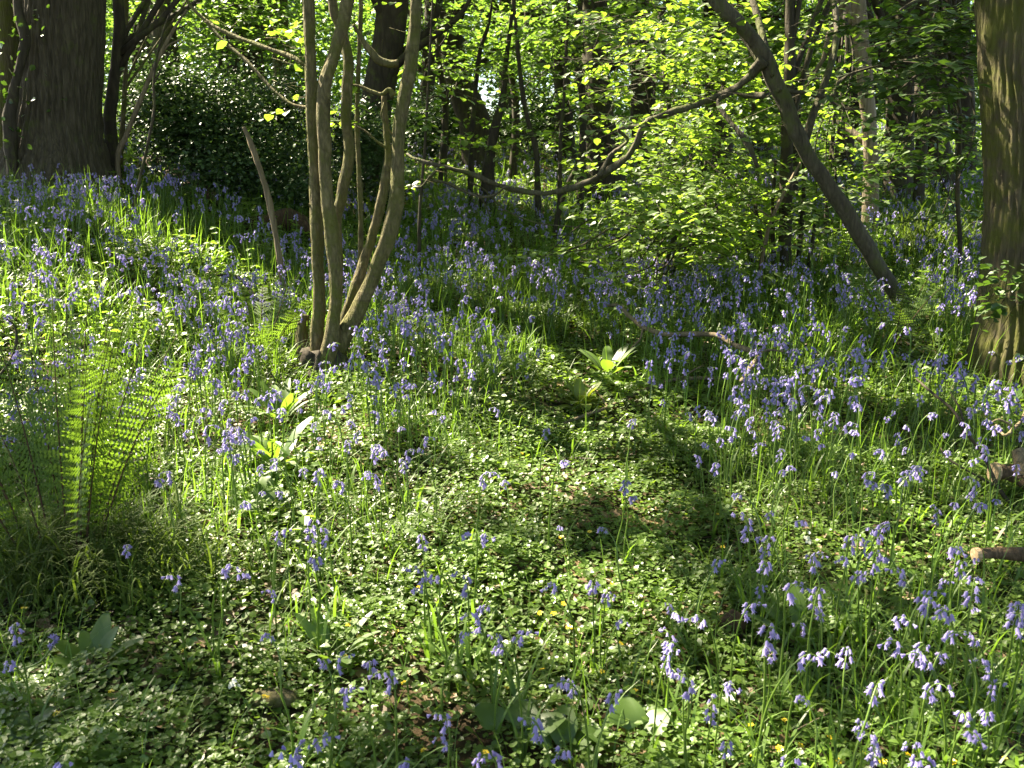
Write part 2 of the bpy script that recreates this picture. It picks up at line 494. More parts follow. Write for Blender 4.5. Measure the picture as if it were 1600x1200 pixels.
# ---------------------------------------------------------------- chosen sun patches, let in by leaves dropped from the crowns
LIT_GROUND = [  # photo px, py, radius px
    (30, 430, 70), (60, 505, 120), (150, 520, 110), (235, 560, 90), (330, 590, 75), (300, 650, 60), (420, 690, 100), (500, 690, 60),
    (380, 745, 80), (470, 785, 100), (560, 800, 80), (640, 825, 70), (560, 875, 110), (460, 850, 70), (665, 905, 70), (600, 940, 50),
    (340, 820, 45), (860, 900, 50), (960, 890, 45), (1020, 910, 35), (780, 770, 45), (880, 740, 60), (960, 740, 50), (1005, 770, 40),
    (920, 590, 75), (890, 555, 45), (1000, 620, 45), (960, 540, 40), (1010, 500, 35), (1100, 620, 75), (1180, 600, 60), (1250, 650, 80),
    (1330, 655, 80), (1400, 700, 90), (1480, 725, 90), (1400, 765, 80), (1560, 670, 60), (1450, 560, 75), (1300, 540, 65), (1205, 545, 50),
    (1430, 440, 40), (1500, 420, 50), (1100, 465, 50), (1120, 955, 22), (1250, 1130, 85), (1150, 1110, 65), (1350, 1170, 85), (1480, 1130, 75),
    (1560, 1175, 70), (1060, 1055, 35), (1000, 1110, 35), (950, 965, 40), (870, 1005, 35), (780, 960, 40), (700, 1035, 40), (650, 455, 40),
    (720, 400, 35), (820, 450, 35), (250, 360, 45), (330, 380, 50), (160, 430, 40), (540, 600, 35), (390, 500, 45), (600, 690, 35),
    (1280, 880, 22), (1500, 890, 30), (1540, 960, 25), (700, 620, 30), (560, 400, 25), (900, 380, 25), (1540, 480, 40), (1180, 870, 20), (1120, 735, 50), (1190, 700, 60), (1160, 800, 28), (1250, 760, 50), (1320, 800, 40), (700, 560, 35), (770, 600, 35), (620, 560, 30), (840, 520, 35), (740, 500, 35), (450, 620, 60), (250, 640, 50), (740, 850, 45), (780, 290, 60), (860, 270, 50), (700, 340, 45), (950, 350, 40)]
LIT_AIR = [  # photo px, py, distance, radius m
    (1000, 100, 7.5, .8), (1100, 60, 7, .8), (930, 80, 9, .7), (1050, 250, 7.5, .55), (1110, 330, 7, .55), (1020, 300, 7.5, .5), (1150, 400, 7, .4),
    (1200, 300, 8, .4), (850, 60, 13, 1.1), (760, 80, 14, 1.1), (680, 40, 15, 1.0), (440, 90, 4.9, .2), (465, 140, 4.9, .2), (1280, 120, 8, .5), (1350, 250, 8.5, .3),
    (490, 150, 4.8, .24), (500, 330, 4.8, .24), (540, 280, 4.9, .2), (515, 60, 4.8, .24), (500, 450, 4.75, .2), (600, 400, 4.7, .15), (1535, 150, 4.6, .08), (1530, 500, 4.5, .16),
    (620, 120, 4.7, .12), (1360, 300, 8.5, .35), (230, 60, 16, .8), (60, 120, 7.8, .3), (430, 300, 6, .2), (1000, 200, 6, .25), (880, 300, 6, .2),
    (700, 265, 6, .15), (1180, 100, 5.8, .2), (620, 250, 20, .8), (900, 250, 20, .7), (330, 20, 12, .7), (400, 40, 13, .6), (300, 170, 9.3, .35), (350, 230, 9.2, .4), (420, 180, 9.5, .35), (250, 220, 9.3, .25), (330, 120, 9.5, .3), (400, 270, 9.2, .25), (1420, 360, 8, .4), (1560, 470, 4.3, .22)]
def path_mask(px, py):
    c_ = np.interp(py, [520, 560, 620, 700, 850, 1000, 1200], [905, 900, 905, 900, 880, 700, 600])
    w_ = np.interp(py, [520, 560, 620, 700, 850, 1000, 1200], [5, 50, 110, 190, 280, 390, 470])
    return np.exp(-np.clip(np.abs(px - c_) / w_, 0, 4) ** 4)


_g = np.array(LIT_GROUND, float)
_gh = .04 + .17 * (1 - path_mask(_g[:, 0], _g[:, 1]))
_gp = np.array([gp([a_], [b_], h_)[0] + np.array([0, 0, h_]) for (a_, b_, r_), h_ in zip(_g, _gh)])
_gr = _g[:, 2] * np.linalg.norm(_gp - CAM, axis=1) / F * 0.8
_a = np.array(LIT_AIR, float)
_ap = at(_a[:, 0], _a[:, 1], _a[:, 2])
LT = np.vstack([_gp, _ap]); LR = np.concatenate([_gr * np.where(_g[:, 0] < 600, 1.7, 1.2), _a[:, 3] * 1.35])


def sun_gap(P, pad=0.0):
    """probability that a leaf at P is dropped to let the sun reach a chosen patch"""
    out = np.zeros(len(P))
    for T, r in zip(LT, LR + pad):
        v = T - P
        al = v @ SUN
        d2 = (v * v).sum(1) - al * al
        out = np.maximum(out, np.where(al < -1.3, np.exp(-(d2 / (r * r)) ** 3), 0))
    return out


def above_frame(P, margin=0):
    px, py, z = to_px(P)
    return (py < -margin) | (z < 0.2) | (px < -250) | (px > 1850)


# ---------------------------------------------------------------- the setting: ground
xs = np.concatenate([np.linspace(-60, -8, 40, endpoint=False), np.linspace(-8, 8, 200, endpoint=False), np.linspace(8, 60, 41)])
ys = np.concatenate([np.linspace(-20, 0, 20, endpoint=False), np.linspace(0, 14, 190, endpoint=False), np.linspace(14, 90, 100)])
X, Y = np.meshgrid(xs, ys)
V = np.stack([X, Y, G(X, Y)], -1).reshape(-1, 3)
nx, ny = len(xs), len(ys)
i = (np.arange(ny - 1)[:, None] * nx + np.arange(nx - 1)[None]).ravel()
T = np.concatenate([np.stack([i, i + 1, i + nx + 1], -1), np.stack([i, i + nx + 1, i + nx], -1)])
gnd = MB().add(V, T).build("ground", M['soil'], smooth=True)
tag(gnd, kind='structure')


# ---------------------------------------------------------------- foliage generators
def sprays(P, heading, L, k, size, tv, tf, mb, mi=0, droop=0.15, jit=0.3, twig=None, filt=True, spread=0.9):
    """flat layered leaf sprays: P (n,3) origins, heading angles, lengths L"""
    n = len(P)
    if n == 0:
        return
    h = np.stack([np.cos(heading), np.sin(heading), -droop + rng.normal(0, .12, n)], -1)
    sd = np.stack([-np.sin(heading), np.cos(heading), np.zeros(n)], -1)
    t = (np.arange(k) + .5) / k
    sg = np.where(np.arange(k) % 2 == 0, 1.0, -1.0)
    pos = P[:, None] + h[:, None] * (L[:, None] * t[None])[..., None]
    pos = pos + np.array([0, 0, -1.0]) * (0.25 * droop * L[:, None] * t[None] ** 2)[..., None]
    yd = h[:, None] * 0.55 + sd[:, None] * (sg * spread)[None, :, None] + rng.normal(0, jit, (n, k, 3)) * np.array([1, 1, .6])
    yd[..., 2] -= 0.18
    nn = np.array([0, 0, 1.0]) + rng.normal(0, jit, (n, k, 3))
    pos = pos.reshape(-1, 3) + rng.normal(0, .012, (n * k, 3))
    sc = size * rng.uniform(.45, 1.25, n * k)
    keep = np.ones(n * k, bool)
    g = sun_gap(pos, size * .55)
    keep = rng.uniform(0, 1, n * k) > g * 0.985
    mb.inst(tv, tf, pos[keep], frames(yd.reshape(-1, 3), nn.reshape(-1, 3))[keep], sc[keep], mi)
    if twig is not None:
        e = P + h * L[:, None]
        e[:, 2] -= 0.25 * droop * L
        sticks(twig, P, e, .0022 + .0016 * L, .001, 1 if twig is mb else 0)


def ell(n, c, r, shell=.35):
    """points in an ellipsoid, biased to the outside"""
    u = nrm(rng.normal(0, 1, (n, 3)))
    s = rng.uniform(shell, 1, n) ** (1 / 2.0)
    return np.asarray(c) + u * s[:, None] * np.asarray(r), np.arctan2(u[:, 1], u[:, 0]) + rng.normal(0, .8, n)


def clumpy(P, f=0.9, seed=0., thr=-.15):
    """uneven crowns: drop points where a slow 3D wave is low"""
    x, y, z = P[:, 0] * f, P[:, 1] * f, P[:, 2] * f * 1.4
    w = np.sin(x * 1.7 + seed) * np.sin(y * 1.3 + 2 * seed) + .8 * np.sin(z * 2.3 + x + seed) * np.sin(y * 2.1 - z) + .5 * np.sin(3.3 * x - 2.7 * z + seed)
    return w > thr


def trunk_pts(pix, D, sink=.15):
    """[(px,py,width px[,extra distance])...] from the base up -> points, radii"""
    P, r = [], []
    for q in pix:
        d = D + (q[3] if len(q) > 3 else 0)
        p = at(q[0], q[1], d); z = (p - CAM) @ FW
        P.append(p); r.append(q[2] * z * z / math.hypot(z, p[0]) / F / 2)
    P = np.array(P); r = np.array(r)
    b = P[0].copy()
    gz = float(G(b[0], b[1]))
    if b[2] > gz - sink + .02:
        b2 = b.copy(); b2[2] = gz - sink
        P = np.vstack([b2, P]); r = np.concatenate([[r[0] * 1.15], r])
    return P, r


def base_of(P):
    return np.array([P[0][0], P[0][1], float(G(P[0][0], P[0][1]))])


def limb_between(mb, A, Bp, r0, r1, sag=.1, seed=0, sides=6, mi=0):
    A = np.asarray(A); Bp = np.asarray(Bp)
    m1 = A * .66 + Bp * .34 + np.random.default_rng(seed).normal(0, .06, 3) * np.linalg.norm(Bp - A)
    m2 = A * .33 + Bp * .67 + np.random.default_rng(seed + 7).normal(0, .06, 3) * np.linalg.norm(Bp - A)
    tube(mb, np.array([A, m1, m2, Bp]), np.array([r0, r0 * .8, r0 * .5, r1]), sides=sides, n=5, seed=seed, mi=mi)


def tree(name, label, cat, pix, D, bark, leaf, blobs, leafsize=.1, group=None, tv=KITE_V, tf=KITE_T, k=9, sl=.7, sides=12, rough=.06, limbs=5,
         twigs=False, extra=None, top=None, furrow=0., flare=None, seed=1, lo=.45):
    """trunk from the pixel trace, limbs to the crown blobs, crown of leaf sprays"""
    P, r = trunk_pts(pix, D)
    if flare:
        r[0] *= flare; r[1] *= (1 + (flare - 1) * .5)
    if top is not None:
        P = np.vstack([P, [top[:3]]]); r = np.append(r, top[3])
    o = thing(name, label, cat, base_of(P), group)
    tb = MB(); Cn = tube(tb, P, r, sides=sides, n=26 if sides > 100 else 10, rough=rough, seed=seed, furrow=furrow)
    tr = tb.build("trunk", bark, o, smooth=True)
    lb = MB(); fo = MB()
    for bi, (cx, rx, n) in enumerate(blobs):
        c_ = np.asarray(cx, float)
        Pp, hd = ell(int(n), c_, rx)
        kp = clumpy(Pp, 1.6 / max(min(rx), .6) ** .5, seed + bi)
        kp &= Pp[:, 2] > G(Pp[:, 0], Pp[:, 1]) + .12
        Pp, hd = Pp[kp], hd[kp]
        L = sl * rng.uniform(.5, 1.3, len(Pp))
        sprays(Pp, hd, L, k, leafsize, tv, tf, fo, twig=lb if twigs else None)
        for q in range(limbs):
            j = min(len(Cn) - 1, int(len(Cn) * rng.uniform(lo, 1)))
            if len(Pp):
                e = Pp[rng.integers(len(Pp))]
                rr = Cn[j, 3]
                limb_between(lb, Cn[j, :3], e, min(rr * .55, .05 + .02 * rng.uniform()), .006, seed=seed * 31 + bi * 7 + q)
    if extra:
        extra(o, lb, fo, Cn)
    if lb.n:
        lb.build("branch", bark, o, smooth=True)
    if fo.n:
        fo.build("crown", leaf, o)
    return o, Cn


def A(px, py, D):
    return at(px, py, D)

# ---------------------------------------------------------------- the big foreground trees
oak, _ = tree("oak_tree", "huge old oak with deeply furrowed dark trunk on top of the left bank", "tree",
              [(95, 296, 215), (94, 262, 178), (94, 235, 158), (93, 205, 142), (95, 150, 130), (99, 60, 125), (103, -80, 122), (108, -420, 118), (90, -900, 100)], 8.2,
              M['oak_bark'], M['canopy'], [((-4.8, 8.7, 9.0), (5.8, 6.6, 2.6), 6800), ((-1.2, 7.6, 9.6), (3.8, 4.8, 2.2), 3600)],
              leafsize=.155, k=11, sl=1.0, sides=200, rough=.035, limbs=2, lo=.9, furrow=.05, seed=3)
# twisting old ivy stem hugging the oak
P, r = trunk_pts([(22, 290, 24), (17, 225, 22), (16, 180, 20), (24, 130, 17), (36, 85, 15), (38, 50, 17), (28, 10, 15), (34, -60, 13)], 7.75)
o = thing("ivy_vine", "twisted bare climbing stem hugging the left side of the huge oak", "plant", base_of(P))
mb = MB(); tube(mb, P, r, sides=9, rough=.14, seed=4); mb.build("stem", M['dark_bark'], o, smooth=True)
lf = MB(); n = 130
q = P[rng.integers(1, len(P), n)] + rng.normal(0, [.10, .1, .3], (n, 3)); q = q[q[:, 0] < -3.4]
lf.inst(LEAF_V, LEAF_T, q, rand_frames(len(q), .9), rng.uniform(.03, .06, len(q))); lf.build("leaves", M['ivy'], o)

tree("mossy_tree", "moss covered trunk at the far left edge just behind the oak", "tree", [(8, 300, 60), (10, 200, 48), (14, 100, 40), (10, 0, 38), (0, -300, 34)], 9.0,
     M['moss_bark'], M['beech'], [((-7.0, 10.5, 6.3), (2.6, 2.4, 1.8), 1000)], leafsize=.11, limbs=4, seed=8)
tree("slender_tree", "slender dark trunk standing close to the right side of the oak", "tree",
     [(182, 300, 30), (176, 240, 22), (172, 180, 20), (180, 110, 20), (186, 40, 18), (184, -60, 17), (190, -300, 14)], 8.7,
     M['dark_bark'], M['beech'], [((-3.0, 9.5, 6.0), (2.4, 2.4, 1.3), 1100)], leafsize=.10, limbs=5, seed=9)
tree("pole_tree", "thin pale olive pole trunk right of the slender dark trunk", "tree",
     [(186, 300, 10), (190, 220, 9), (196, 120, 8), (197, 40, 8), (199, -80, 7), (196, -260, 6)], 8.9,
     M['hazel_bark'], M['beech'], [((-3.3, 10.2, 5.0), (1.5, 1.6, .9), 240)], leafsize=.09, limbs=3, sides=8, seed=10)


def bare(name, label, cat, pix, D, mat, side=(), group=None, sides=8, seed=1, rough=.1, part="stem"):
    P, r = trunk_pts(pix, D)
    o = thing(name, label, cat, base_of(P), group)
    mb = MB(); tube(mb, P, r, sides=sides, rough=rough, seed=seed)
    mb.build(part, mat, o, smooth=True)
    for s_, q in enumerate(side):
        sb = MB(); P2 = np.array([at(a_, b_, D + (e[0] if e else 0)) for a_, b_, w_, *e in q])
        tube(sb, P2, np.array([w_ * D / F / 2 for a_, b_, w_, *e in q]), sides=6, rough=rough, seed=seed + s_ + 1)
        sb.build("side_twig", mat, o, smooth=True)
    return o


bare("leaning_pole", "bare stick leaning up to the right from the foot of the oak", "dead branch",
     [(184, 250, 9), (197, 212, 9), (222, 150, 8), (246, 95, 7), (272, 45, 5), (292, 15, 3.5)], 8.3, M['dead_wood'],
     side=[[(246, 95, 4), (262, 72, 3), (283, 62, 2.5)]])
bare("crooked_sapling", "thin crooked dark sapling rising from the bluebells right of the oak", "sapling",
     [(199, 355, 5), (208, 325, 5.5), (222, 265, 5), (233, 215, 4.5), (241, 170, 4.5), (240, 130, 4), (246, 85, 4), (258, 40, 3), (270, 12, 2)], 7.0, M['dark_bark'],
     side=[[(241, 130, 2.5), (262, 88, 2), (285, 66, 1.5)], [(240, 110, 2), (232, 80, 1.5), (226, 60, 1)]], seed=5)
bare("dead_pole", "broken leaning dead pole with a snapped top left of the hazel", "dead branch",
     [(449, 492, 10), (443, 450, 9), (436, 400, 9), (427, 345, 10), (417, 300, 10), (404, 258, 9), (393, 226, 9), (381, 198, 7)], 5.9, M['dead_wood'], rough=.12, seed=6)

# the hazel coppice in the middle
hz_stems = [
    ([(497, 575, 26), (496, 520, 21), (499, 470, 20), (496, 400, 20), (493, 300, 19), (489, 200, 19), (485, 100, 19), (482, 0, 19), (480, -160, 17), (478, -420, 13)], 0),
    ([(510, 580, 30), (521, 500, 22), (525, 440, 22), (518, 360, 22), (510, 300, 21), (507, 230, 21), (505, 165, 21), (511, 120, 21), (527, 70, 21), (540, 20, 20), (550, -60, 20), (556, -300, 15)], -.08),
    ([(519, 560, 26), (524, 480, 18), (527, 400, 17), (526, 345, 17), (535, 300, 17), (546, 240, 17), (541, 190, 18), (542, 140, 17), (544, 95, 16), (535, 50, 16), (520, 5, 16), (512, -120, 14)], .28),
    ([(528, 560, 15), (558, 440, 9), (564, 360, 8), (561, 270, 8), (558, 180, 8), (561, 90, 7), (564, 0, 7), (566, -160, 6)], .4),
    ([(508, 590, 34), (535, 530, 28), (563, 478, 25), (590, 415, 24), (611, 355, 24), (620, 300, 23), (622, 240, 21), (626, 185, 21), (637, 130, 20), (645, 70, 20), (650, 0, 19), (655, -140, 17), (668, -420, 13)], -.02),
    ([(514, 575, 24), (535, 510, 19), (554, 455, 17), (572, 400, 16), (590, 340, 15), (601, 285, 14), (606, 240, 12), (603, 195, 10), (600, 150, 8)], .12),
    ([(486, 585, 30), (474, 545, 24), (472, 515, 20), (478, 492, 12)], .1)]
HD = 4.75
hb = at(505, 592, HD); hb[2] = float(G(hb[0], hb[1]))
hazel = thing("hazel_tree", "multi stemmed coppiced hazel with smooth olive stems left of centre", "tree", hb)
for j, (pix, dd) in enumerate(hz_stems):
    P, r = trunk_pts(pix, HD + dd)
    mb = MB(); Cn = tube(mb, P, r, sides=14, n=9, rough=.075 if j < 6 else .15, seed=j + 2)
    # little knots
    for q in range(2):
        t_ = Cn[rng.integers(len(Cn) // 3, len(Cn))]
        a_ = rng.uniform(0, 6.28); e = t_[:3] + np.array([math.cos(a_), math.sin(a_), .3]) * t_[3] * 1.15
        tube(mb, np.array([t_[:3], e]), np.array([t_[3] * .5, t_[3] * .28]), sides=7, n=2)
    s_ = mb.build("stem", M['hazel_bark'] if j in (0, 1, 2, 3, 4, 5) else M['moss_bark'], hazel, smooth=True)
mb = MB()
for a_ in np.linspace(0, 6.28, 8)[:-1]:
    e = hb + np.array([math.cos(a_) * .22, math.sin(a_) * .2, 0]); e[2] = float(G(e[0], e[1])) - .06
    tube(mb, np.array([hb + np.array([math.cos(a_) * .03, math.sin(a_) * .03, .12]), hb * .5 + e * .5 + np.array([0, 0, .03]), e]), np.array([.075, .065, .03]), sides=9, n=5, rough=.2, seed=int(a_ * 9))
mb.build("stool", M['dark_bark'], hazel, smooth=True)
for pix, dd in [([(622, 98, 12), (606, 99, 12), (590, 92, 11), (574, 74, 9), (562, 55, 7), (552, 38, 5)], -.02),
                ([(615, 150, 10), (608, 140, 8), (596, 147, 6), (578, 142, 5), (560, 134, 4), (552, 133, 3)], 0),
                ([(606, 232, 5), (590, 222, 4), (572, 206, 3), (553, 195, 2)], .1),
                ([(622, 225, 4), (606, 200, 3), (596, 182, 3), (600, 160, 2)], .0),
                ([(486, 110, 9), (462, 92, 8), (425, 78, 7), (370, 58, 7), (330, 38, 6), (295, 5, 5), (280, -40, 5)], .25),
                ([(482, 168, 5), (455, 162, 5), (424, 138, 5), (390, 100, 6), (345, 60, 6), (320, 30, 6)], .35)]:
    P = np.array([at(a_, b_, HD + dd + (.0 if a_ > 480 else (485 - a_) * .002)) for a_, b_, w_ in pix])
    mb = MB(); tube(mb, P, np.array([w_ * HD / F / 2 for a_, b_, w_ in pix]), sides=8, n=7, rough=.12, seed=int(pix[0][0]))
    mb.build("branch", M['hazel_bark'], hazel, smooth=True)
# its own low leaf sprays, and the crown out of view
fo = MB(); tw = MB()
hs = [(438, 62, -.1), (445, 78, 0), (432, 92, .1), (440, 118, 0), (450, 138, -.1), (462, 150, 0), (470, 60, 0), (425, 55, .2), (395, 60, .2), (550, 118, .2), (545, 175, .2), (556, 183, .2),
      (458, 88, -.2), (470, 95, 0), (445, 48, 0), (412, 40, .2), (372, 40, .3), (350, 52, .3), (300, 14, .3), (320, 20, .4), (560, 45, .4), (590, 60, .4), (672, 262, .8), (655, 268, .7), (480, 30, .3)]
P = np.array([at(a_, b_, HD + .1 + c_) for a_, b_, c_ in hs]); P = np.repeat(P, 2, 0) + rng.normal(0, .03, (2 * len(hs), 3))
sprays(P, rng.uniform(0, 6.28, len(P)), rng.uniform(.07, .17, len(P)), 5, .062, LEAF_V, LEAF_T, fo, twig=fo, jit=.25, filt=False)
Pp, hd = ell(1500, (-1.2, 5.6, 6.0), (2.0, 2.0, 1.5)); kp = clumpy(Pp, 1.3, 4.)
sprays(Pp[kp], hd[kp], rng.uniform(.4, .9, kp.sum()), 8, .09, KITE_V, KITE_T, fo)
fo.build("crown", [M['hazel'], M['hazel_bark']], hazel)


# the leaning tree on the right with its long drooping limb
def lean_extra(o, lb, fo, Cn):
    for pix in [[(1193, 92, 22), (1178, 122, 17), (1150, 140, 14), (1092, 165, 13), (1040, 179, 12), (1003, 196, 11), (978, 232, 12), (940, 275, 13), (890, 296, 12), (845, 303, 11), (786, 295, 10), (735, 275, 9), (690, 258, 8), (655, 246, 6), (636, 240, 4)],
                [(1003, 196, 8), (970, 204, 6), (985, 215, 7), (955, 245, 8), (935, 275, 8)],
                [(690, 258, 6), (672, 275, 5), (700, 285, 6), (745, 302, 6), (770, 300, 5), (792, 291, 4)],
                [(672, 275, 4), (655, 285, 3), (632, 292, 2)], [(745, 302, 4), (758, 320, 3), (766, 342, 2)],
                [(735, 285, 4), (752, 300, 3), (790, 325, 3), (840, 350, 2.5), (900, 358, 2), (960, 365, 2), (1010, 352, 1.5)],
                [(1195, 150, 12), (1170, 146, 9), (1150, 150, 7), (1127, 160, 8), (1140, 195, 9), (1160, 225, 10), (1178, 262, 9)],
                [(1215, 140, 12), (1250, 146, 9), (1295, 150, 8), (1320, 165, 6), (1345, 172, 4)],
                [(1300, 150, 7), (1318, 125, 6), (1350, 112, 5), (1410, 92, 5), (1470, 82, 4), (1530, 68, 3)],
                [(1206, 118, 9), (1208, 98, 7), (1206, 78, 4)]]:
        P = np.array([at(a_, b_, 5.95) for a_, b_, w_ in pix])
        P[:, 1] += .12 * np.sin(np.arange(len(P)) * .9)
        P[1:-1] += rng.normal(0, .012, (len(P) - 2, 3))
        b_ = MB(); tube(b_, P, np.array([w_ * 4.5 / F / 2 for a_, bb, w_ in pix]), sides=9, n=7, rough=.2, seed=len(pix) + int(pix[0][1]))
        b_.build("branch", M['lean_bark'], o, smooth=True)


def cloud(mb, tw, spec, size=.065, k=12, sl=.5, tv=LEAF_V, tf=LEAF_T, filt=True, jit=.2, ySp=.5, droop=.12, thr=-.35):
    """leaf sprays in blobs given as (px,py,D,rx px,ry px,n)"""
    for s_, (px, py, D, rx, ry, n) in enumerate(spec):
        n = int(n * .75); u = rng.normal(0, .5, (n, 2))
        # sprays lie in flat layers
        lay = np.round(u[:, 1] * 4 + rng.normal(0, .18, n)) / 4
        d = D + rng.normal(0, ySp, n)
        P = at(px + u[:, 0] * rx, py + lay * ry + rng.normal(0, 4, n), d)
        P = P[clumpy(P, 1.8, s_ * 1.3 + px * .01, thr)]
        P = P[P[:, 2] > G(P[:, 0], P[:, 1]) + .15]
        hd = rng.uniform(0, 6.28, len(P))
        sprays(P, hd, sl * rng.uniform(.5, 1.3, len(P)), k, size, tv, tf, mb, twig=tw, filt=filt, jit=jit, droop=droop)


def lean_leaves(o, lb, fo, Cn):
    lean_extra(o, lb, fo, Cn)
    cloud(fo, lb, [(1070, 40, 6.5, 90, 60, 70), (1000, 60, 6.4, 90, 70, 90), (1040, 160, 5.7, 80, 40, 40), (1260, 140, 6.5, 60, 50, 30), (1020, 300, 5.8, 70, 60, 44), (960, 180, 5.9, 40, 26, 14), (1100, 230, 6.3, 60, 40, 26)], size=.065, filt=False)


tree("leaning_tree", "crooked tree leaning left with long limb sweeping low across the glade", "tree",
     [(1424, 512, 29.5), (1414, 480, 26.2), (1394, 450, 26.2), (1369, 410, 27.1), (1345, 368, 26.2), (1318, 325, 25.4), (1288, 282, 25.4), (1262, 243, 25.4), (1241, 200, 25.4), (1226, 160, 24.6), (1210, 125, 25.4), (1198, 95, 26.2), (1178, 62, 23.8), (1150, 32, 23.8), (1117, -2, 23.0), (1085, -50, 21.3), (1040, -160, 18.0), (1000, -330, 13.1)], 6.0,
     M['lean_bark'], M['hazel'], [((.8, 7.5, 5.6), (1.7, 1.6, 1.2), 240)], leafsize=.075, limbs=4, sides=14, rough=.07, k=8, sl=.5, extra=lean_leaves, seed=12)

# the thick mossy trunk at the right edge
RD = 4.75
rt, _ = tree("mossy_oak_tree", "thick upright mossy trunk filling the right edge with ivy at its foot", "tree",
             [(1608, 645, 262), (1608, 605, 236), (1607, 568, 214), (1606, 525, 188), (1606, 475, 164), (1607, 330, 148), (1606, 200, 148), (1603, 60, 150), (1600, -80, 150), (1600, -400, 140), (1600, -800, 120)], RD,
             M['moss_bark'], M['canopy'], [((2.8, 3.4, 8.3), (5.2, 5.6, 2.0), 5200)], leafsize=.15, k=10, sl=.9, sides=200, rough=.03, furrow=.045, limbs=7, lo=.86, seed=14)  # unseen crown, spread back over the camera to block sky light
b = base_of(trunk_pts([(1606, 622, 170)], RD)[0])
# ivy on its foot: stems creeping on the bark, leaves standing off it
iv = thing("ivy", "glossy ivy climbing the foot of the mossy trunk at the right edge", "ivy", b + np.array([-.1, -.35, 0]))
mb = MB(); lf = MB()
tcx, tcy = b[0] + .03, b[1]
for k_ in range(26):
    a0 = rng.uniform(-2.35, -.7); h0 = 0; pts = []
    for s_ in range(7):
        hh = s_ * rng.uniform(.09, .14)
        rr = .27 + .16 * math.exp(-hh / .15) + (.02 if s_ < 6 else .1)
        a0 += rng.normal(0, .1)
        pts.append([tcx + rr * math.cos(a0), tcy + rr * math.sin(a0), b[2] + hh])
    pts = np.array(pts); tube(mb, pts, np.linspace(.006, .002, 7), sides=4, n=3)
    n = 34
    q = pts[rng.integers(0, 7, n)] + rng.normal(0, .04, (n, 3))
    out = nrm(q - np.array([tcx, tcy, 0]) * 1.0 - np.array([0, 0, 1]) * q[:, 2:3])
    q = q + out * rng.uniform(.01, .10, n)[:, None]
    yd = np.stack([rng.normal(0, .6, n), rng.normal(0, .3, n), -rng.uniform(.1, 1, n)], -1)
    lf.inst(HEART_V, HEART_T, q, frames(yd, out + np.array([0, 0, .7]) + rng.normal(0, .3, (n, 3))), rng.uniform(.03, .065, n))
# standing sprigs on its left side
for (px, py) in [(1560, 430), (1575, 420), (1550, 460), (1585, 440), (1545, 500), (1565, 480), (1590, 470), (1540, 440)]:
    p0 = at(px, py, RD - .42); n = 12
    q = p0 + rng.normal(0, [.05, .04, .04], (n, 3))
    sticks(mb, [p0 + [.02, .15, -.15]], [p0], .003, .0015)
    lf.inst(LEAF_V, LEAF_T, q, rand_frames(n, .45), rng.uniform(.03, .055, n))
mb.build("stem", M['dark_bark'], iv, smooth=True); lf.build("leaves", M['ivy'], iv)

# ---------------------------------------------------------------- mid-distance trunks and shrubs on the right
tree("pale_trunk_tree", "upright pale fissured trunk behind the leaning tree on the right", "tree",
     [(1361, 385, 30), (1360, 330, 26), (1361, 270, 25), (1358, 200, 25), (1352, 130, 25), (1345, 50, 25), (1340, -60, 25), (1338, -300, 22)], 8.8,
     M['pale_bark'], M['beech'], [((4.0, 9.6, 6.2), (2.2, 2.2, 1.8), 1000), (tuple(at(1290, 60, 9.3)), (.9, .7, .6), 40)], leafsize=.095, limbs=5, seed=15)
def dark_stems(o, lb, fo, Cn):
    for i_, q in enumerate([[(1206, 462, 9), (1196, 420, 8), (1188, 370, 7), (1180, 320, 6)], [(1240, 470, 10), (1246, 420, 9), (1252, 360, 8), (1256, 290, 6), (1254, 200, 5)],
                            [(1216, 468, 9), (1209, 400, 8), (1207, 330, 6), (1212, 250, 5)], [(1250, 465, 8), (1266, 400, 7), (1276, 330, 5)], [(1200, 460, 7), (1176, 415, 6), (1166, 380, 4)]]):
        P, r = trunk_pts(q, 7.35); m_ = MB(); tube(m_, P, r, sides=7, n=6, seed=i_); m_.build("stem", M['dark_bark'], o, smooth=True)
    cloud(fo, lb, [(1130, 420, 6.9, 60, 40, 36), (1100, 330, 7.2, 80, 60, 70), (1180, 300, 7.2, 70, 50, 40), (1230, 340, 7.0, 40, 30, 18), (1240, 400, 6.8, 40, 20, 8)], filt=False)


tree("dark_hazel", "dark upright stem among thin poles left of the leaning trunk", "tree",
     [(1227, 470, 26), (1226, 400, 22), (1227, 330, 21), (1229, 260, 20), (1230, 180, 19), (1234, 90, 18), (1236, -60, 16)], 7.3,
     M['dark_bark'], M['hazel'], [((2.2, 8.0, 4.6), (1.2, 1.1, .9), 150)], leafsize=.075, limbs=3,
     extra=dark_stems, seed=16)
bare("leaning_stick", "thin pale stick leaning right against the poles below the limb", "dead branch",
     [(1178, 498, 7), (1187, 440, 7), (1192, 395, 7), (1206, 342, 6), (1230, 292, 5), (1251, 254, 4)], 6.6, M['dead_wood'], side=[[(1206, 342, 3), (1190, 330, 2), (1172, 326, 1.5)]], seed=7)


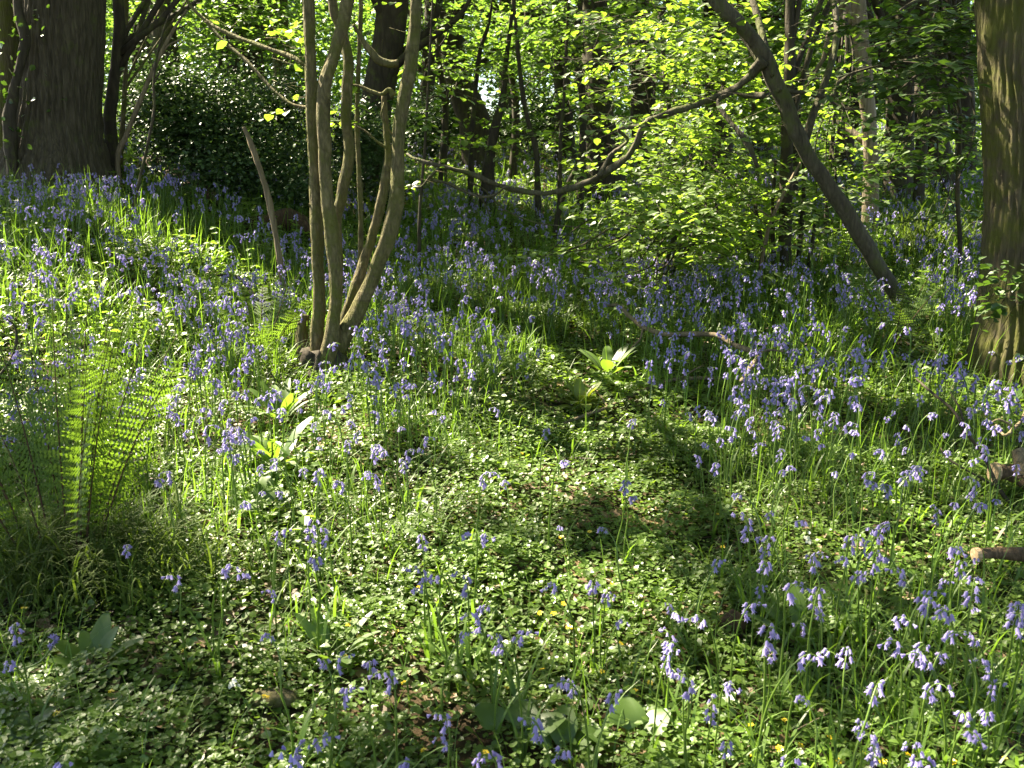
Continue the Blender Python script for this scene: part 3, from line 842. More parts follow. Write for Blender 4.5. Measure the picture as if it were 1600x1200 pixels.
def hazel_bush(name, label, stems, D, spec, group=None, seed=1, mat='hazel', size=.065, bark='dark_bark', sl=.5, k=11, ySp=.5):
    P0, r0 = trunk_pts(stems[0], D)
    o = thing(name, label, "shrub", base_of(P0), group)
    for j, q in enumerate(stems):
        P, r = trunk_pts(q, D); mb = MB(); tube(mb, P, r, sides=8, n=7, rough=.08, seed=seed + j); mb.build("stem", M[bark], o, smooth=True)
    fo = MB(); tw = MB()
    cloud(fo, fo, spec, size=size, filt=False, sl=sl, k=k, ySp=ySp)
    for (px, py, d_, rx, ry, n) in spec:      # limbs into each leafy mass
        for q in range(3):
            w = trunk_pts(stems[rng.integers(len(stems))], D)[0]
            e = at(px + rng.normal(0, .4) * rx, py + rng.normal(0, .3) * ry, d_ + rng.normal(0, .3))
            limb_between(fo, w[rng.integers(len(w) // 2, len(w))], e, .012, .003, seed=seed * 13 + q, mi=1)
    fo.build("foliage", [M[mat], M[bark]], o)
    return o


hazel_bush("hazel_shrub", "bright layered hazel shrub sunlit above the drooping limb right of centre",
           [[(1068, 430, 10), (1062, 340, 9), (1052, 230, 8), (1040, 120, 7), (1030, 20, 6)], [(1075, 432, 8), (1090, 330, 7), (1110, 220, 6), (1135, 110, 5)]], 8.2,
           [(1010, 70, 7.8, 110, 80, 230), (1120, 90, 7.9, 80, 90, 170), (1060, 200, 7.6, 100, 60, 150), (960, 120, 8.2, 60, 60, 80), (1080, 280, 7.2, 90, 50, 110), (1170, 330, 7.2, 50, 50, 50)], seed=21, size=.072)
hazel_bush("hazel_shrub", "low leafy hazel growth hanging below the drooping limb right of centre",
           [[(1040, 425, 8), (1050, 380, 7), (1062, 330, 6), (1080, 290, 5)], [(1050, 428, 6), (1085, 380, 5), (1120, 340, 4)]], 6.9,
           [(1060, 330, 6.7, 70, 50, 110), (1000, 340, 6.8, 60, 45, 55), (1110, 385, 6.6, 60, 30, 50), (1060, 290, 6.9, 60, 30, 40), (990, 420, 6.3, 60, 24, 16), (1010, 440, 6.0, 50, 14, 8), (860, 400, 6.5, 60, 14, 12), (930, 385, 6.6, 60, 14, 12)], seed=22)
hazel_bush("hazel_shrub", "shaded hazel shrub between the leaning tree and the pale trunk",
           [[(1290, 400, 9), (1292, 320, 8), (1300, 230, 7), (1310, 120, 6), (1320, 20, 5)]], 8.0,
           [(1290, 60, 7.8, 80, 70, 90), (1290, 200, 7.9, 60, 60, 60), (1320, 280, 7.8, 50, 40, 40), (1290, 320, 7.4, 40, 30, 24)], seed=23)
hazel_bush("overhanging_shrub", "dark glossy leaves hanging beside the thick mossy trunk at upper right",
           [[(1500, 400, 8), (1496, 300, 8), (1500, 200, 8), (1490, 100, 7), (1470, 0, 6)]], 6.6,
           [(1470, 40, 5.6, 90, 60, 95), (1430, 120, 5.8, 70, 50, 70), (1500, 90, 5.6, 30, 50, 40), (1480, 200, 6.4, 50, 60, 60), (1420, 240, 6.6, 50, 40, 30), (1380, 40, 6.2, 60, 50, 50), (1490, 330, 6.6, 30, 40, 30)],
           seed=24, mat='ivy', size=.07)
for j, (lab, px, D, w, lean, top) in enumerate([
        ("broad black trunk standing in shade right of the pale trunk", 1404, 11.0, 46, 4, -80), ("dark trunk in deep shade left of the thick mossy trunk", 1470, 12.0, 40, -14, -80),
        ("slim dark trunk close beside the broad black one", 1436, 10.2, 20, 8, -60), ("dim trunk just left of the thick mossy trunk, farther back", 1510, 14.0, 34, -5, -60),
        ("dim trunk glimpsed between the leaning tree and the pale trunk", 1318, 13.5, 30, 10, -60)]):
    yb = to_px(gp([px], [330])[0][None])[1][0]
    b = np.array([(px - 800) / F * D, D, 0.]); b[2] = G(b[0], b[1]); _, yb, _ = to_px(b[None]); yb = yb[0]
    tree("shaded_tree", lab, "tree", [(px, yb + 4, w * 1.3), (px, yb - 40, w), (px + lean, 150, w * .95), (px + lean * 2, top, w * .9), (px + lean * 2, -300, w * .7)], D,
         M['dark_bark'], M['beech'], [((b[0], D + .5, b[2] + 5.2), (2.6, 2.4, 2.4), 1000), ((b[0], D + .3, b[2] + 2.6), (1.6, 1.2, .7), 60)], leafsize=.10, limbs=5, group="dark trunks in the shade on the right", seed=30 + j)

# ---------------------------------------------------------------- background trees
bg = [  # label, name, [(px,py,w)...], D, crown extras
    ("dark leaning trunk just right of the hazel stems, in the background", [(592, 300, 62), (590, 240, 56), (588, 180, 50), (598, 110, 48), (612, 40, 46), (620, -60, 44)], 11.5, 'dark_bark'),
    ("old oak leaning left under the patch of sky in the background", [(752, 225, 56), (742, 200, 50), (728, 160, 44), (712, 110, 40), (700, 60, 36), (692, 0, 36), (688, -80, 34)], 17.0, 'dark_bark'),
    ("thick black trunk behind the drooping limb, right of centre", [(946, 290, 66), (944, 250, 56), (936, 190, 46), (932, 120, 44), (930, 40, 42), (930, -60, 40)], 12.5, 'dark_bark'),
    ("dark trunk left of the thick black one, farther away", [(884, 240, 34), (882, 200, 30), (878, 120, 28), (876, 30, 27), (874, -60, 26)], 19.0, 'dark_bark'),
    ("greyish trunk rising behind the dark holly, left of the hazel", [(268, 250, 50), (262, 150, 42), (256, 60, 40), (254, -20, 38), (252, -120, 36)], 13.0, 'lean_bark'),
    ("dim trunk behind the holly, nearest the hazel stems", [(395, 260, 62), (390, 150, 56), (382, 60, 54), (374, -60, 50)], 14.0, 'dark_bark'),
    ("mossy trunk standing between the hazel and the holly", [(445, 250, 32), (440, 120, 30), (436, 40, 30), (430, -60, 28)], 15.5, 'moss_bark'),
    ("grey trunk far back in the gap left of the sky patch", [(665, 232, 26), (668, 160, 24), (672, 60, 22), (674, -40, 20)], 21.0, 'dark_bark'),
    ("distant trunk beside the sky patch, on its right", [(795, 225, 24), (792, 150, 22), (790, 60, 20), (790, -40, 19)], 23.0, 'dark_bark'),
    ("distant trunk showing through leaves right of the thick black one", [(1010, 250, 40), (1006, 150, 36), (1000, 40, 34), (996, -60, 32)], 18.0, 'dark_bark'),
    ("distant trunk hidden in leaves above the low hazel growth", [(1120, 280, 44), (1122, 180, 40), (1118, 60, 38), (1116, -60, 36)], 16.0, 'dark_bark'),
    ("dim trunk behind the leaning tree, deep in the wood", [(1190, 290, 36), (1188, 180, 32), (1184, 60, 30), (1180, -60, 30)], 17.0, 'dark_bark'),
    ("dim trunk far back between the oak and its slender neighbour", [(228, 200, 30), (224, 120, 28), (220, 20, 26), (218, -60, 26)], 21.0, 'dark_bark'),
    ("dim distant trunk behind the mossy trunk at far left", [(52, 220, 36), (50, 120, 34), (46, 20, 32), (44, -60, 30)], 15.0, 'dark_bark')]
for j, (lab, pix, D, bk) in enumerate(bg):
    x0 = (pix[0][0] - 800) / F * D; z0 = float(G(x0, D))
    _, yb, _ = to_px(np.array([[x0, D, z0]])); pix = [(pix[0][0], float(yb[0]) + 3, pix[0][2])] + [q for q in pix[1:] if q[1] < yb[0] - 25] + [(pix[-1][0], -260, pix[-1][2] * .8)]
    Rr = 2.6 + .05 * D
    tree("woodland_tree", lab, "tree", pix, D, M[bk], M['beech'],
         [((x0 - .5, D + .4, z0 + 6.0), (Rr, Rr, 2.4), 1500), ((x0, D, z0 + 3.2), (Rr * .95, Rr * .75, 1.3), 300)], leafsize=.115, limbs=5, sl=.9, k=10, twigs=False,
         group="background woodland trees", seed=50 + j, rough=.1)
sap = [("thin forked sapling under the left edge of the sky patch", [(735, 292, 10), (737, 230, 9), (738, 190, 8), (744, 130, 7), (750, 80, 7), (765, 30, 5), (772, -30, 4)], 12.0),
       ("straight dark sapling crossing the middle of the drooping limb", [(841, 345, 11), (840, 300, 10), (838, 240, 9), (828, 200, 8), (818, 155, 8), (811, 100, 7), (806, 40, 6), (800, -30, 5)], 10.5),
       ("slim upright sapling right of the straight dark one", [(872, 350, 7), (875, 280, 7), (876, 210, 6), (882, 140, 5), (885, 70, 5), (888, 0, 4)], 10.0),
       ("forked brownish sapling right of the patch of sky", [(761, 290, 22), (766, 240, 18), (776, 190, 14), (786, 150, 11), (790, 100, 8), (798, 40, 6), (806, -30, 5)], 11.5),
       ("thin stick sapling leaning right toward the thick black trunk", [(868, 360, 8), (876, 320, 8), (891, 280, 7), (912, 245, 6), (938, 205, 4), (960, 165, 3)], 9.6),
       ("wispy sapling left of the drooping limb's tip", [(655, 360, 6), (658, 300, 5), (664, 230, 5), (668, 150, 4), (672, 80, 4), (676, 0, 3)], 7.5)]
for j, (lab, pix, D) in enumerate(sap):
    P, r = trunk_pts(pix, D); o = thing("sapling", lab, "sapling", base_of(P), "thin saplings in the middle background")
    mb = MB(); Cn = tube(mb, P, r, sides=7, n=7, rough=.1, seed=j); mb.build("stem", M['dark_bark'], o, smooth=True)
    fo, tw = MB(), MB()
    q = Cn[rng.integers(len(Cn) // 3, len(Cn), 16), :3]
    sprays(q, rng.uniform(0, 6.28, 16), rng.uniform(.3, .9, 16), 8, .08, LEAF_V, LEAF_T, fo, twig=fo, filt=False)
    fo.build("foliage", [M['hazel'], M['dark_bark']], o)
# young leafy trees filling the middle distance with light green
for j, (lab, px, D, spec) in enumerate([
        ("young leafy tree in sun left of the old leaning oak, far back", 690, 14.0, [(640, 60, 13.5, 60, 70, 70), (690, 30, 14, 70, 50, 60), (700, 110, 14.5, 40, 30, 24), (640, 170, 13, 40, 60, 44)]),
        ("young leafy tree in sun above the forked brownish sapling", 800, 15.0, [(790, 50, 14, 70, 50, 80), (850, 80, 15, 60, 50, 60), (760, 95, 13, 60, 16, 30), (880, 40, 14, 60, 50, 60)]),
        ("young leafy tree with yellow green leaves beside the thick black trunk", 905, 11.5, [(910, 60, 11, 60, 60, 70), (960, 30, 10.5, 60, 40, 50), (890, 140, 12, 40, 40, 22), (830, 130, 12.5, 30, 30, 10), (850, 200, 13, 50, 40, 24)]),
        ("young leafy tree in sun behind the dark holly", 350, 14.0, [(300, 20, 13, 80, 30, 70), (400, 30, 12.5, 80, 40, 80), (340, 70, 13.5, 80, 30, 50), (450, 60, 13, 40, 50, 40)]),
        ("young leafy tree thinly veiling the sky right of the oak", 215, 17.0, [(215, 15, 16, 50, 30, 30), (240, 130, 17, 60, 40, 40), (190, 60, 16, 30, 60, 16)]),
        ("young leafy tree at the far left beyond the oak", 30, 13.0, [(20, 40, 12, 40, 70, 50), (10, 120, 13, 30, 50, 30)]),
        ("young leafy tree filling the gap behind the leaning trunk", 1240, 11.0, [(1240, 60, 11, 80, 60, 80), (1270, 180, 11.5, 70, 60, 70), (1190, 190, 11, 60, 50, 50), (1170, 90, 11, 60, 50, 50)]),
        ("young leafy tree in the shade behind the pale trunk", 1400, 12.5, [(1400, 80, 11.5, 70, 60, 70), (1450, 160, 12, 60, 50, 50), (1420, 240, 10, 60, 30, 30), (1500, 260, 11, 40, 50, 30)])]):
    x0 = (px - 800) / F * D; b = np.array([[x0, D, float(G(x0, D))]]); _, yb, _ = to_px(b)
    hazel_bush("young_tree", lab, [[(px, yb[0] + 2, 14), (px + 6, 170, 11), (px - 5, 80, 9), (px + 8, -40, 7)]], D, spec, group="young leafy trees in the background", seed=80 + j, mat='beech', size=.10, sl=.65, k=14, ySp=.9)

# dark holly thicket behind the bank, left of the hazel
for j, (lab, spec, px, D) in enumerate([
        ("dense dark holly thicket in shade between the oak and the hazel", [(300, 190, 9.6, 85, 70, 1100), (250, 150, 9.9, 50, 40, 350), (330, 270, 9.2, 70, 40, 500)], 300, 9.8),
        ("dark holly right of the dense thicket, half behind the hazel stems", [(410, 200, 10, 70, 80, 900), (430, 290, 9.4, 60, 40, 450), (560, 230, 10.4, 50, 50, 350)], 420, 10.2),
        ("dark evergreen bush below the old leaning oak in the background", [(690, 190, 19, 60, 30, 500), (640, 215, 18, 40, 40, 350)], 680, 19.0),
        ("dark evergreen bush low behind the forked brownish sapling", [(800, 200, 20, 70, 22, 400), (860, 180, 20, 40, 36, 300)], 815, 20.5)]):
    x0 = (px - 800) / F * D; b = np.array([[x0, D, float(G(x0, D))]]); _, yb, _ = to_px(b)
    o = thing("holly_bush", lab, "shrub", b[0], "dark evergreen bushes behind the bank")
    mb = MB(); lf = MB()
    for q in range(7):
        e = at(px + rng.normal(0, 45), rng.uniform(120, 230) if D < 15 else rng.uniform(160, 205), D + rng.normal(0, .4))
        limb_between(mb, b[0] + [rng.normal(0, .2), rng.normal(0, .2), -.05], e, .03, .006, seed=j * 9 + q)
    for (cx, cy, d_, rx, ry, n) in spec:
        u = rng.normal(0, .55, (n, 2)); P = at(cx + u[:, 0] * rx, cy + u[:, 1] * ry, d_ + rng.normal(0, .45, n))
        P = P[clumpy(P, 2.2, j + cx, -.5)]; P = P[P[:, 2] > G(P[:, 0], P[:, 1]) + .05]
        kk = 16; q = np.repeat(P, kk, 0) + rng.normal(0, .09, (len(P) * kk, 3))
        fr = rand_frames(len(q), .55)
        lf.inst(LEAF_V, LEAF_T, q, fr, rng.uniform(.03, .055, len(q)) * (1 if D < 15 else 1.5))
    mb.build("stem", M['dark_bark'], o, smooth=True); lf.build("foliage", M['holly'], o)

# far wood beyond the ridge: one mass nobody could count, sky showing through
mb = MB(); n = 46000
px = rng.uniform(-150, 1750, n); py = rng.uniform(-120, 300, n); D = rng.uniform(33, 52, n)
P = at(px, py, D)
hole = np.zeros(n)
for hx, hy, hr in [(738, 140, 45), (760, 170, 34), (232, 80, 42), (215, 40, 30), (660, 150, 22), (870, 130, 24), (810, 180, 36), (835, 210, 30), (560, 120, 20), (700, 205, 30), (5, 110, 18), (250, 110, 22), (1060, 60, 10)]:
    hole = np.maximum(hole, np.exp(-(((px - hx) ** 2 + (py - hy) ** 2) / hr ** 2) ** 2))
kp = (rng.uniform(0, 1, n) > hole) & clumpy(P, .35, 2., -.55) & (P[:, 2] > G(P[:, 0], P[:, 1]))
P = P[kp]
q = np.repeat(P, 7, 0) + rng.normal(0, .5, (len(P) * 7, 3))
mb.inst(KITE_V, KITE_T, q, rand_frames(len(q), .6), rng.uniform(.14, .34, len(q)))
tag(mb.build("distant_woodland", M['beech']), "mass of distant green leaves beyond the ridge with sky gaps", "woodland", kind="stuff")

# ---------------------------------------------------------------- ferns
def pinna_strip(mb, base, d, up, L, w, nseg=7):
    """one toothed pinna: a tapering row of lobes"""
    sd = nrm(np.cross(d, up))
    V, T = [], []
    for i in range(nseg):
        t = i / nseg; t2 = (i + .8) / nseg
        ww = w * (1 - t) ** .7 * (1 if i else .8)
        p0 = base + d * L * t - up * .12 * L * t * t; p1 = base + d * L * t2 - up * .12 * L * t2 * t2
        b = len(V)
        V += [p0, p1, p0 * .35 + p1 * .65 + sd * ww, p0 * .35 + p1 * .65 - sd * ww]
        T += [[b, b + 2, b + 1], [b, b + 1, b + 3]]
    V.append(base + d * L - up * .12 * L); T.append([len(V) - 4, len(V) - 5 + 2, len(V) - 1])
    mb.add(np.array(V), np.array(T))


def frond(fo, st, base, az, L, lean, curl, npin=26, pw=.1, bare=.22, facing=None, rad=.004):
    h = np.array([math.cos(az), math.sin(az), 0])
    pts = [base.copy()]; ang = lean; m = 14
    for i in range(m):
        ang = lean + curl * ((i + 1) / m) ** 2
        pts.append(pts[-1] + L / m * (math.sin(ang) * h + math.cos(ang) * np.array([0, 0, 1.0])))
    C = catmull(np.array(pts), 4)
    tube(st, np.array(pts), np.linspace(rad, .0008, len(pts)), sides=5, n=2, rough=.02)
    tn = nrm(np.gradient(C, axis=0))
    sdv = np.array([-h[1], h[0], 0]) if facing is None else facing
    strip(fo, C[int(bare * len(C)):], sdv, np.full(len(C) - int(bare * len(C)), .0018))
    for i in range(npin):
        t = bare + (1 - bare) * i / npin
        k = min(len(C) - 1, int(t * (len(C) - 1)))
        prof = math.sin(math.pi * (.16 + .80 * ((t - bare) / (1 - bare)) ** .8)) ** .8
        for s in (-1, 1):
            d = nrm(sdv * s * .92 + tn[k] * .35 + rng.normal(0, .06, 3))
            up = nrm(np.cross(tn[k], sdv)) * 1.0
            if up[2] < 0: up = -up
            up = nrm(up + np.array([0, 0, .3]))
            pinna_strip(fo, C[k], d, up, pw * prof * rng.uniform(.9, 1.1), .012 * prof + .0025)


def fern(name, label, base, specs, group=None, npin=24, pw=.09, mat='fern', dead=False):
    o = thing(name, label, "fern", base, group)
    for (az, L, lean, curl, off) in specs:
        fo, st = MB(), MB()
        ps = rng.normal(0, .55)
        frond(fo, st, np.asarray(base) + np.array([off[0], off[1], -.02]), az, L, lean, curl, npin, pw, facing=np.array([math.cos(ps), math.sin(ps), 0]))
        f = fo.build("frond", M[mat], o)
        s = bpy.data.objects.new("stalk", st.data("stalk", M['rachis'], True, tuple(o.location))); COL.objects.link(s); s.parent = f
    return o


fb = gp([105], [885])[0]
sp = []
for (az, L, lean, curl, ox, oy) in [(3.3, .80, .22, .35, -.10, 0), (2.7, .86, .14, .2, -.06, .04), (1.6, .92, .05, .12, -.02, .05), (1.2, .95, .10, .15, .03, .04), (.4, .88, .22, .25, .06, .02),
                                (.1, .82, .34, .3, .08, -.01), (5.6, .7, .25, .3, .05, -.05), (4.3, .72, .16, .3, -.02, -.06), (3.8, .78, .32, .4, -.09, -.04), (2.2, .82, .30, .4, -.04, .08),
                                (.8, .84, .32, .35, .05, .08), (5.9, .86, .18, .2, .07, -.03), (3.0, .9, .30, .3, -.12, .03), (1.9, .9, .2, .2, 0, .1)]:
    sp.append((az, L * .98, lean, curl, (ox, oy)))
for q_ in range(5):
    a_ = rng.uniform(0, 6.28); sp.append((a_, rng.uniform(.72, .95), rng.uniform(.1, .34), rng.uniform(.15, .35), (.09 * math.cos(a_), .07 * math.sin(a_))))
fern("fern_clump", "tall dark fern clump with reddish stalks in the left foreground", fb, sp, npin=28, pw=.095, mat='fern_dark')
f2 = gp([405], [570])[0]
fern("fern", "small sunlit yellow green fern left of the hazel stems", f2, [(2.6, .52, .12, .35, (0, 0)), (.6, .55, .3, .3, (.02, 0)), (1.6, .48, .25, .3, (0, .02)), (3.6, .45, .4, .5, (-.02, 0)), (5.2, .4, .5, .5, (0, -.02)), (.1, .5, .5, .4, (.02, .02))], npin=20, pw=.085)
f3 = gp([590], [560])[0]
fern("fern", "shaded fern fronds beside the right foot of the hazel", f3, [(.2, .42, .25, .5, (0, 0)), (1.4, .45, .2, .4, (0, .02)), (2.8, .4, .3, .4, (-.02, 0)), (5.3, .36, .5, .5, (0, -.02))], npin=18, pw=.075)
f4 = gp([1395], [545])[0]
fern("fern", "dark fern at the foot of the leaning tree", f4, [(3.0, .62, .35, .5, (0, 0)), (2.2, .6, .25, .5, (0, .02)), (.4, .55, .3, .5, (.02, 0)), (4.4, .55, .45, .5, (0, -.02)), (3.6, .6, .5, .4, (0, 0)), (5.6, .5, .4, .4, (0, 0))], npin=20, pw=.085)
f5 = gp([1310], [430])[0]
fern("fern", "fern in shade behind the leaning tree", f5, [(3.0, .7, .35, .5, (0, 0)), (1.6, .6, .25, .5, (0, .02)), (.4, .6, .4, .5, (.02, 0)), (4.7, .6, .45, .5, (0, -.02))], npin=16, pw=.1)


# ---------------------------------------------------------------- broad leaved plants
def broadleaf(base, az, L, Wd, rise, droop, petiole=.25, fold=.25, heart=0.0, n=9):
    """one ovate leaf blade with midrib fold, arching away from base"""
    mb = MB(); h = np.array([math.cos(az), math.sin(az), 0]); sd = np.array([-h[1], h[0], 0])
    C = [np.asarray(base, float)]; ang = rise
    for i in range(n):
        ang = rise + droop * ((i + 1) / n) ** 1.3
        C.append(C[-1] + L / n * (math.sin(ang) * h + math.cos(ang) * np.array([0, 0, 1.0])))
    C = np.array(C)
    V, T = [], []
    prof = []
    for i in range(n + 1):
        t = i / n
        if t < petiole: w = .035
        else:
            u = (t - petiole) / (1 - petiole)
            w = (math.sin(math.pi * min(1, u ** .75 * .97 + .03)) ** .75) * (1 + heart * (1 - u) ** 3) if u < 1 else 0.0
        prof.append(w * Wd / 2)
    tn = nrm(np.gradient(C, axis=0)); up = nrm(np.cross(tn, sd)); up = np.where(up[:, 2:3] < 0, -up, up)
    for i in range(n + 1):
        wob = rng.normal(0, .03) * Wd
        for k_, s in enumerate((-1, -.5, 0, .5, 1)):
            V.append(C[i] + sd * s * prof[i] + up[i] * (fold * prof[i] * abs(s) - (.1 * prof[i] if abs(s) == 1 else 0)) + up[i] * wob * abs(s) * (1 if s > 0 else -.6) * (prof[i] > .01))
    for i in range(n):
        for k_ in range(4):
            a, b = i * 5 + k_, (i + 1) * 5 + k_
            T += [[a, a + 1, b + 1], [a, b + 1, b]]
    mb.add(np.array(V), np.array(T))
    return mb


def rosette(name, label, cat, px, py, leaves, mat='broad', group=None, h=0.0, **kw):
    b = gp([px], [py])[0]
    o = thing(name, label, cat, b, group)
    for (az, L, Wd, rise, droop) in leaves:
        if cat == 'plant' and name == 'leaf_rosette': L, Wd = L * .85, Wd * .8
        broadleaf(b + np.array([math.cos(az) * .01, math.sin(az) * .01, h]), az, L, Wd, rise, droop, **kw).build("leaf", M[mat], o, smooth=True)
    return o


rosette("leaf_rosette", "rosette of broad upright green leaves below the tall fern clump", "plant", 148, 1048,
        [(1.6, .19, .07, .45, .5), (1.0, .15, .055, .35, .6), (.2, .18, .06, .7, .6), (5.9, .15, .06, .9, .5), (5.2, .13, .055, .9, .6), (4.4, .13, .05, .9, .6), (3.6, .15, .055, .8, .6), (2.9, .18, .06, .8, .5), (2.3, .14, .055, .4, .6), (.6, .19, .055, .9, .5)])
rosette("leaf_rosette", "rosette of broad leaves in the bottom left corner", "plant", 20, 1190,
        [(1.0, .16, .06, .6, .6), (.3, .18, .065, .8, .6), (5.8, .15, .06, .9, .7), (2.2, .15, .06, .7, .6), (3.2, .15, .06, .8, .6), (1.6, .13, .055, .4, .7)])
rosette("broad_leaf_plant", "clump of pale broad leaves in the sun patch below the hazel", "plant", 430, 735,
        [(a_, rng.uniform(.18, .30), rng.uniform(.04, .065), rng.uniform(.3, .9), rng.uniform(.5, 1.1)) for a_ in np.linspace(0, 6.1, 17)])
rosette("broad_leaf_plant", "clump of broad leaves behind the sunlit pale clump, nearer the hazel", "plant", 440, 662,
        [(a_, rng.uniform(.16, .28), rng.uniform(.04, .06), rng.uniform(.3, .9), rng.uniform(.5, 1.1)) for a_ in np.linspace(.3, 6.2, 15)])
rosette("broad_leaf_plant", "low broad leaves left of the foreground bluebells, under the sunlit clump", "plant", 415, 815,
        [(a_, rng.uniform(.14, .24), rng.uniform(.06, .09), rng.uniform(.5, 1.0), rng.uniform(.4, .7)) for a_ in np.linspace(.1, 6.0, 8)])
rosette("yellow_leaf_plant", "bright yellow green leafy plant beyond the path in the middle", "plant", 908, 640,
        [(a_, rng.uniform(.10, .25), rng.uniform(.035, .065), rng.uniform(.1, 1.2), rng.uniform(.5, 1.5)) for a_ in np.linspace(0, 18.0, 30)], mat='lime')
rosette("broad_leaf_plant", "darker broad leaves just behind the yellow green leafy plant", "plant", 950, 590,
        [(a_, rng.uniform(.2, .3), rng.uniform(.05, .08), rng.uniform(.4, .9), rng.uniform(.5, .9)) for a_ in np.linspace(0, 6.0, 9)])
rosette("arum_plant", "dark arrow shaped arum leaves at the bottom centre", "plant", 800, 1185,
        [(2.5, .16, .075, .25, 1.1), (.3, .17, .07, .55, .9), (4.0, .13, .08, .7, .8), (1.2, .15, .08, .4, .9)], petiole=.45, heart=.8)
rosette("arum_plant", "pale green arum leaves right of the bottom centre", "plant", 985, 1195,
        [(.6, .17, .065, .45, .8), (2.9, .15, .06, .6, .8), (5.5, .15, .07, .8, .7), (1.6, .17, .08, .3, .9)], petiole=.45, heart=.8)
rosette("broad_leaf_plant", "broad leaves at the very bottom, between the two arum plants", "plant", 872, 1196,
        [(1.3, .15, .075, .3, .9), (2.4, .14, .07, .5, .8), (.4, .14, .07, .6, .8)], petiole=.3)
for j, (px, py, lab) in enumerate([(190, 870, "small pale leaf plant just right of the tall fern clump"), (1510, 395, "lush broad leaved plant in sun left of the thick mossy trunk"),
                                   (1440, 350, "lush strap leaved plant beside the black trunk on the right"), (1250, 1010, "low leafy plant between the bluebells at lower right"), (150, 500, "broad leaved plant on the sunny left bank"),
                                   (60, 330, "leafy plant on the bank in front of the oak"), (520, 1040, "clump of grey green straps left of the two tall foreground bluebells")]):
    d_ = np.linalg.norm(gp([px], [py])[0] - CAM); s_ = min(1.6, .45 + d_ * .12)
    rosette("broad_leaf_plant", lab, "plant", px, py, [(a_, s_ * rng.uniform(.16, .26), s_ * rng.uniform(.03, .07), rng.uniform(.2, .8), rng.uniform(.5, 1.0)) for a_ in np.linspace(0, 6.0, 9)])

# ---------------------------------------------------------------- dead wood on the ground
def lying(name, label, cat, pix, h, mat, side=(), sides=8, rough=.1, seed=1, cut=False, group=None):
    P = np.array([gp([q[0]], [q[1]], q[3] if len(q) > 3 else h)[0] + np.array([0, 0, q[3] if len(q) > 3 else h]) for q in pix])
    r = np.array([q[2] for q in pix]) * np.linalg.norm(P - CAM, axis=1) / F / 2
    b = P[0].copy(); b[2] = float(G(b[0], b[1]))
    o = thing(name, label, cat, b, group)
    mb = MB(); tube(mb, P, r, sides=sides, n=7, rough=rough, seed=seed); mb.build("branch" if not cut else "bark", M[mat], o, smooth=True)
    if cut:
        for e, f in ((P[0], P[1]), (P[-1], P[-2])):
            m2 = MB(); ax = nrm(e - f); rr = r[0] if e is P[0] else r[-1]
            tube(m2, np.array([e - ax * .002, e + ax * .012]), np.array([rr * .94, rr * .9]), sides=14, n=1, rough=.03)
            m2.build("cut_end", M['cut'], o)
    for s_, q in enumerate(side):
        P2 = np.array([gp([a_], [b_], hh)[0] + np.array([0, 0, hh]) for a_, b_, w_, hh in q])
        mb = MB(); tube(mb, P2, np.array([w_ for a_, b_, w_, hh in q]) * np.linalg.norm(P2 - CAM, axis=1) / F / 2, sides=6, n=6, rough=.1, seed=s_ + 3)
        mb.build("side_twig", M[mat], o, smooth=True)
    return o


lying("fallen_branch", "pale forked branch lying across the bluebells right of centre", "dead branch",
      [(944, 478, 4), (966, 478, 6), (985, 495, 7), (1005, 511, 7), (1040, 522, 7.5), (1085, 522, 8), (1120, 524, 8), (1150, 540, 8), (1184, 553, 9), (1174, 572, 8), (1158, 596, 6)], .27, 'dead_wood',
      side=[[(1184, 553, 6, .27), (1200, 547, 4, .28), (1225, 549, 3, .28)], [(1005, 511, 4, .27), (1000, 530, 3, .22), (985, 545, 2, .16)]])
lying("fallen_branch", "thin dark branch lying at the end of the leafy path", "dead branch",
      [(868, 668, 4), (905, 652, 5), (950, 636, 5), (1000, 612, 5), (1050, 594, 6), (1100, 591, 6), (1148, 594, 5)], .06, 'dead_wood',
      side=[[(950, 636, 3, .06), (935, 615, 3, .1), (915, 600, 2, .12)], [(1060, 593, 3, .06), (1085, 578, 3, .12), (1100, 570, 2, .14)]], seed=5)
lying("log", "pale broken log end in sunlight at the right edge", "log", [(1556, 738, 20), (1580, 740, 27), (1612, 752, 30), (1660, 768, 30)], .13, 'log_bark', cut=True, sides=12)
lying("log", "short broken upright piece against the pale log at the right edge", "log", [(1604, 745, 24, .14), (1596, 718, 22, .19), (1588, 702, 14, .22)], .05, 'dead_wood', sides=10)
lying("log", "smooth brown fallen log end among bluebells at the right edge", "log", [(1528, 866, 15), (1560, 864, 17), (1610, 868, 19), (1680, 876, 20)], .11, 'log_bark', cut=True, sides=12)
lying("rotten_branch", "dark rotten stick lying in leaves at the middle of the path", "dead branch", [(742, 848, 8), (762, 862, 14), (785, 876, 18), (812, 884, 16), (838, 890, 8)], .03, 'rot', rough=.2)
lying("stump", "small weathered stump with pale top among bluebells right of the path", "stump", [(1136, 1010, 44, -.02), (1139, 985, 38, .02), (1146, 968, 30, .06), (1152, 955, 18, .08)], .02, 'rot', rough=.2, sides=12)
lying("mossy_log", "mossy clod of rotten wood in the shaded foreground", "log", [(395, 1098, 18), (415, 1090, 32), (440, 1092, 34), (468, 1100, 18)], .02, 'moss_bark', rough=.25, sides=12)
lying("rotten_branch", "brown stub of rotten wood low in the shaded bottom left foreground", "dead branch", [(218, 1166, 10), (240, 1162, 18), (262, 1166, 14)], .015, 'rot', rough=.2)
lying("mossy_log", "small mossy stump right of the tall fern clump", "stump", [(196, 880, 20, 0.), (204, 868, 22, .03), (210, 858, 14, .05)], .0, 'moss_bark', rough=.2)
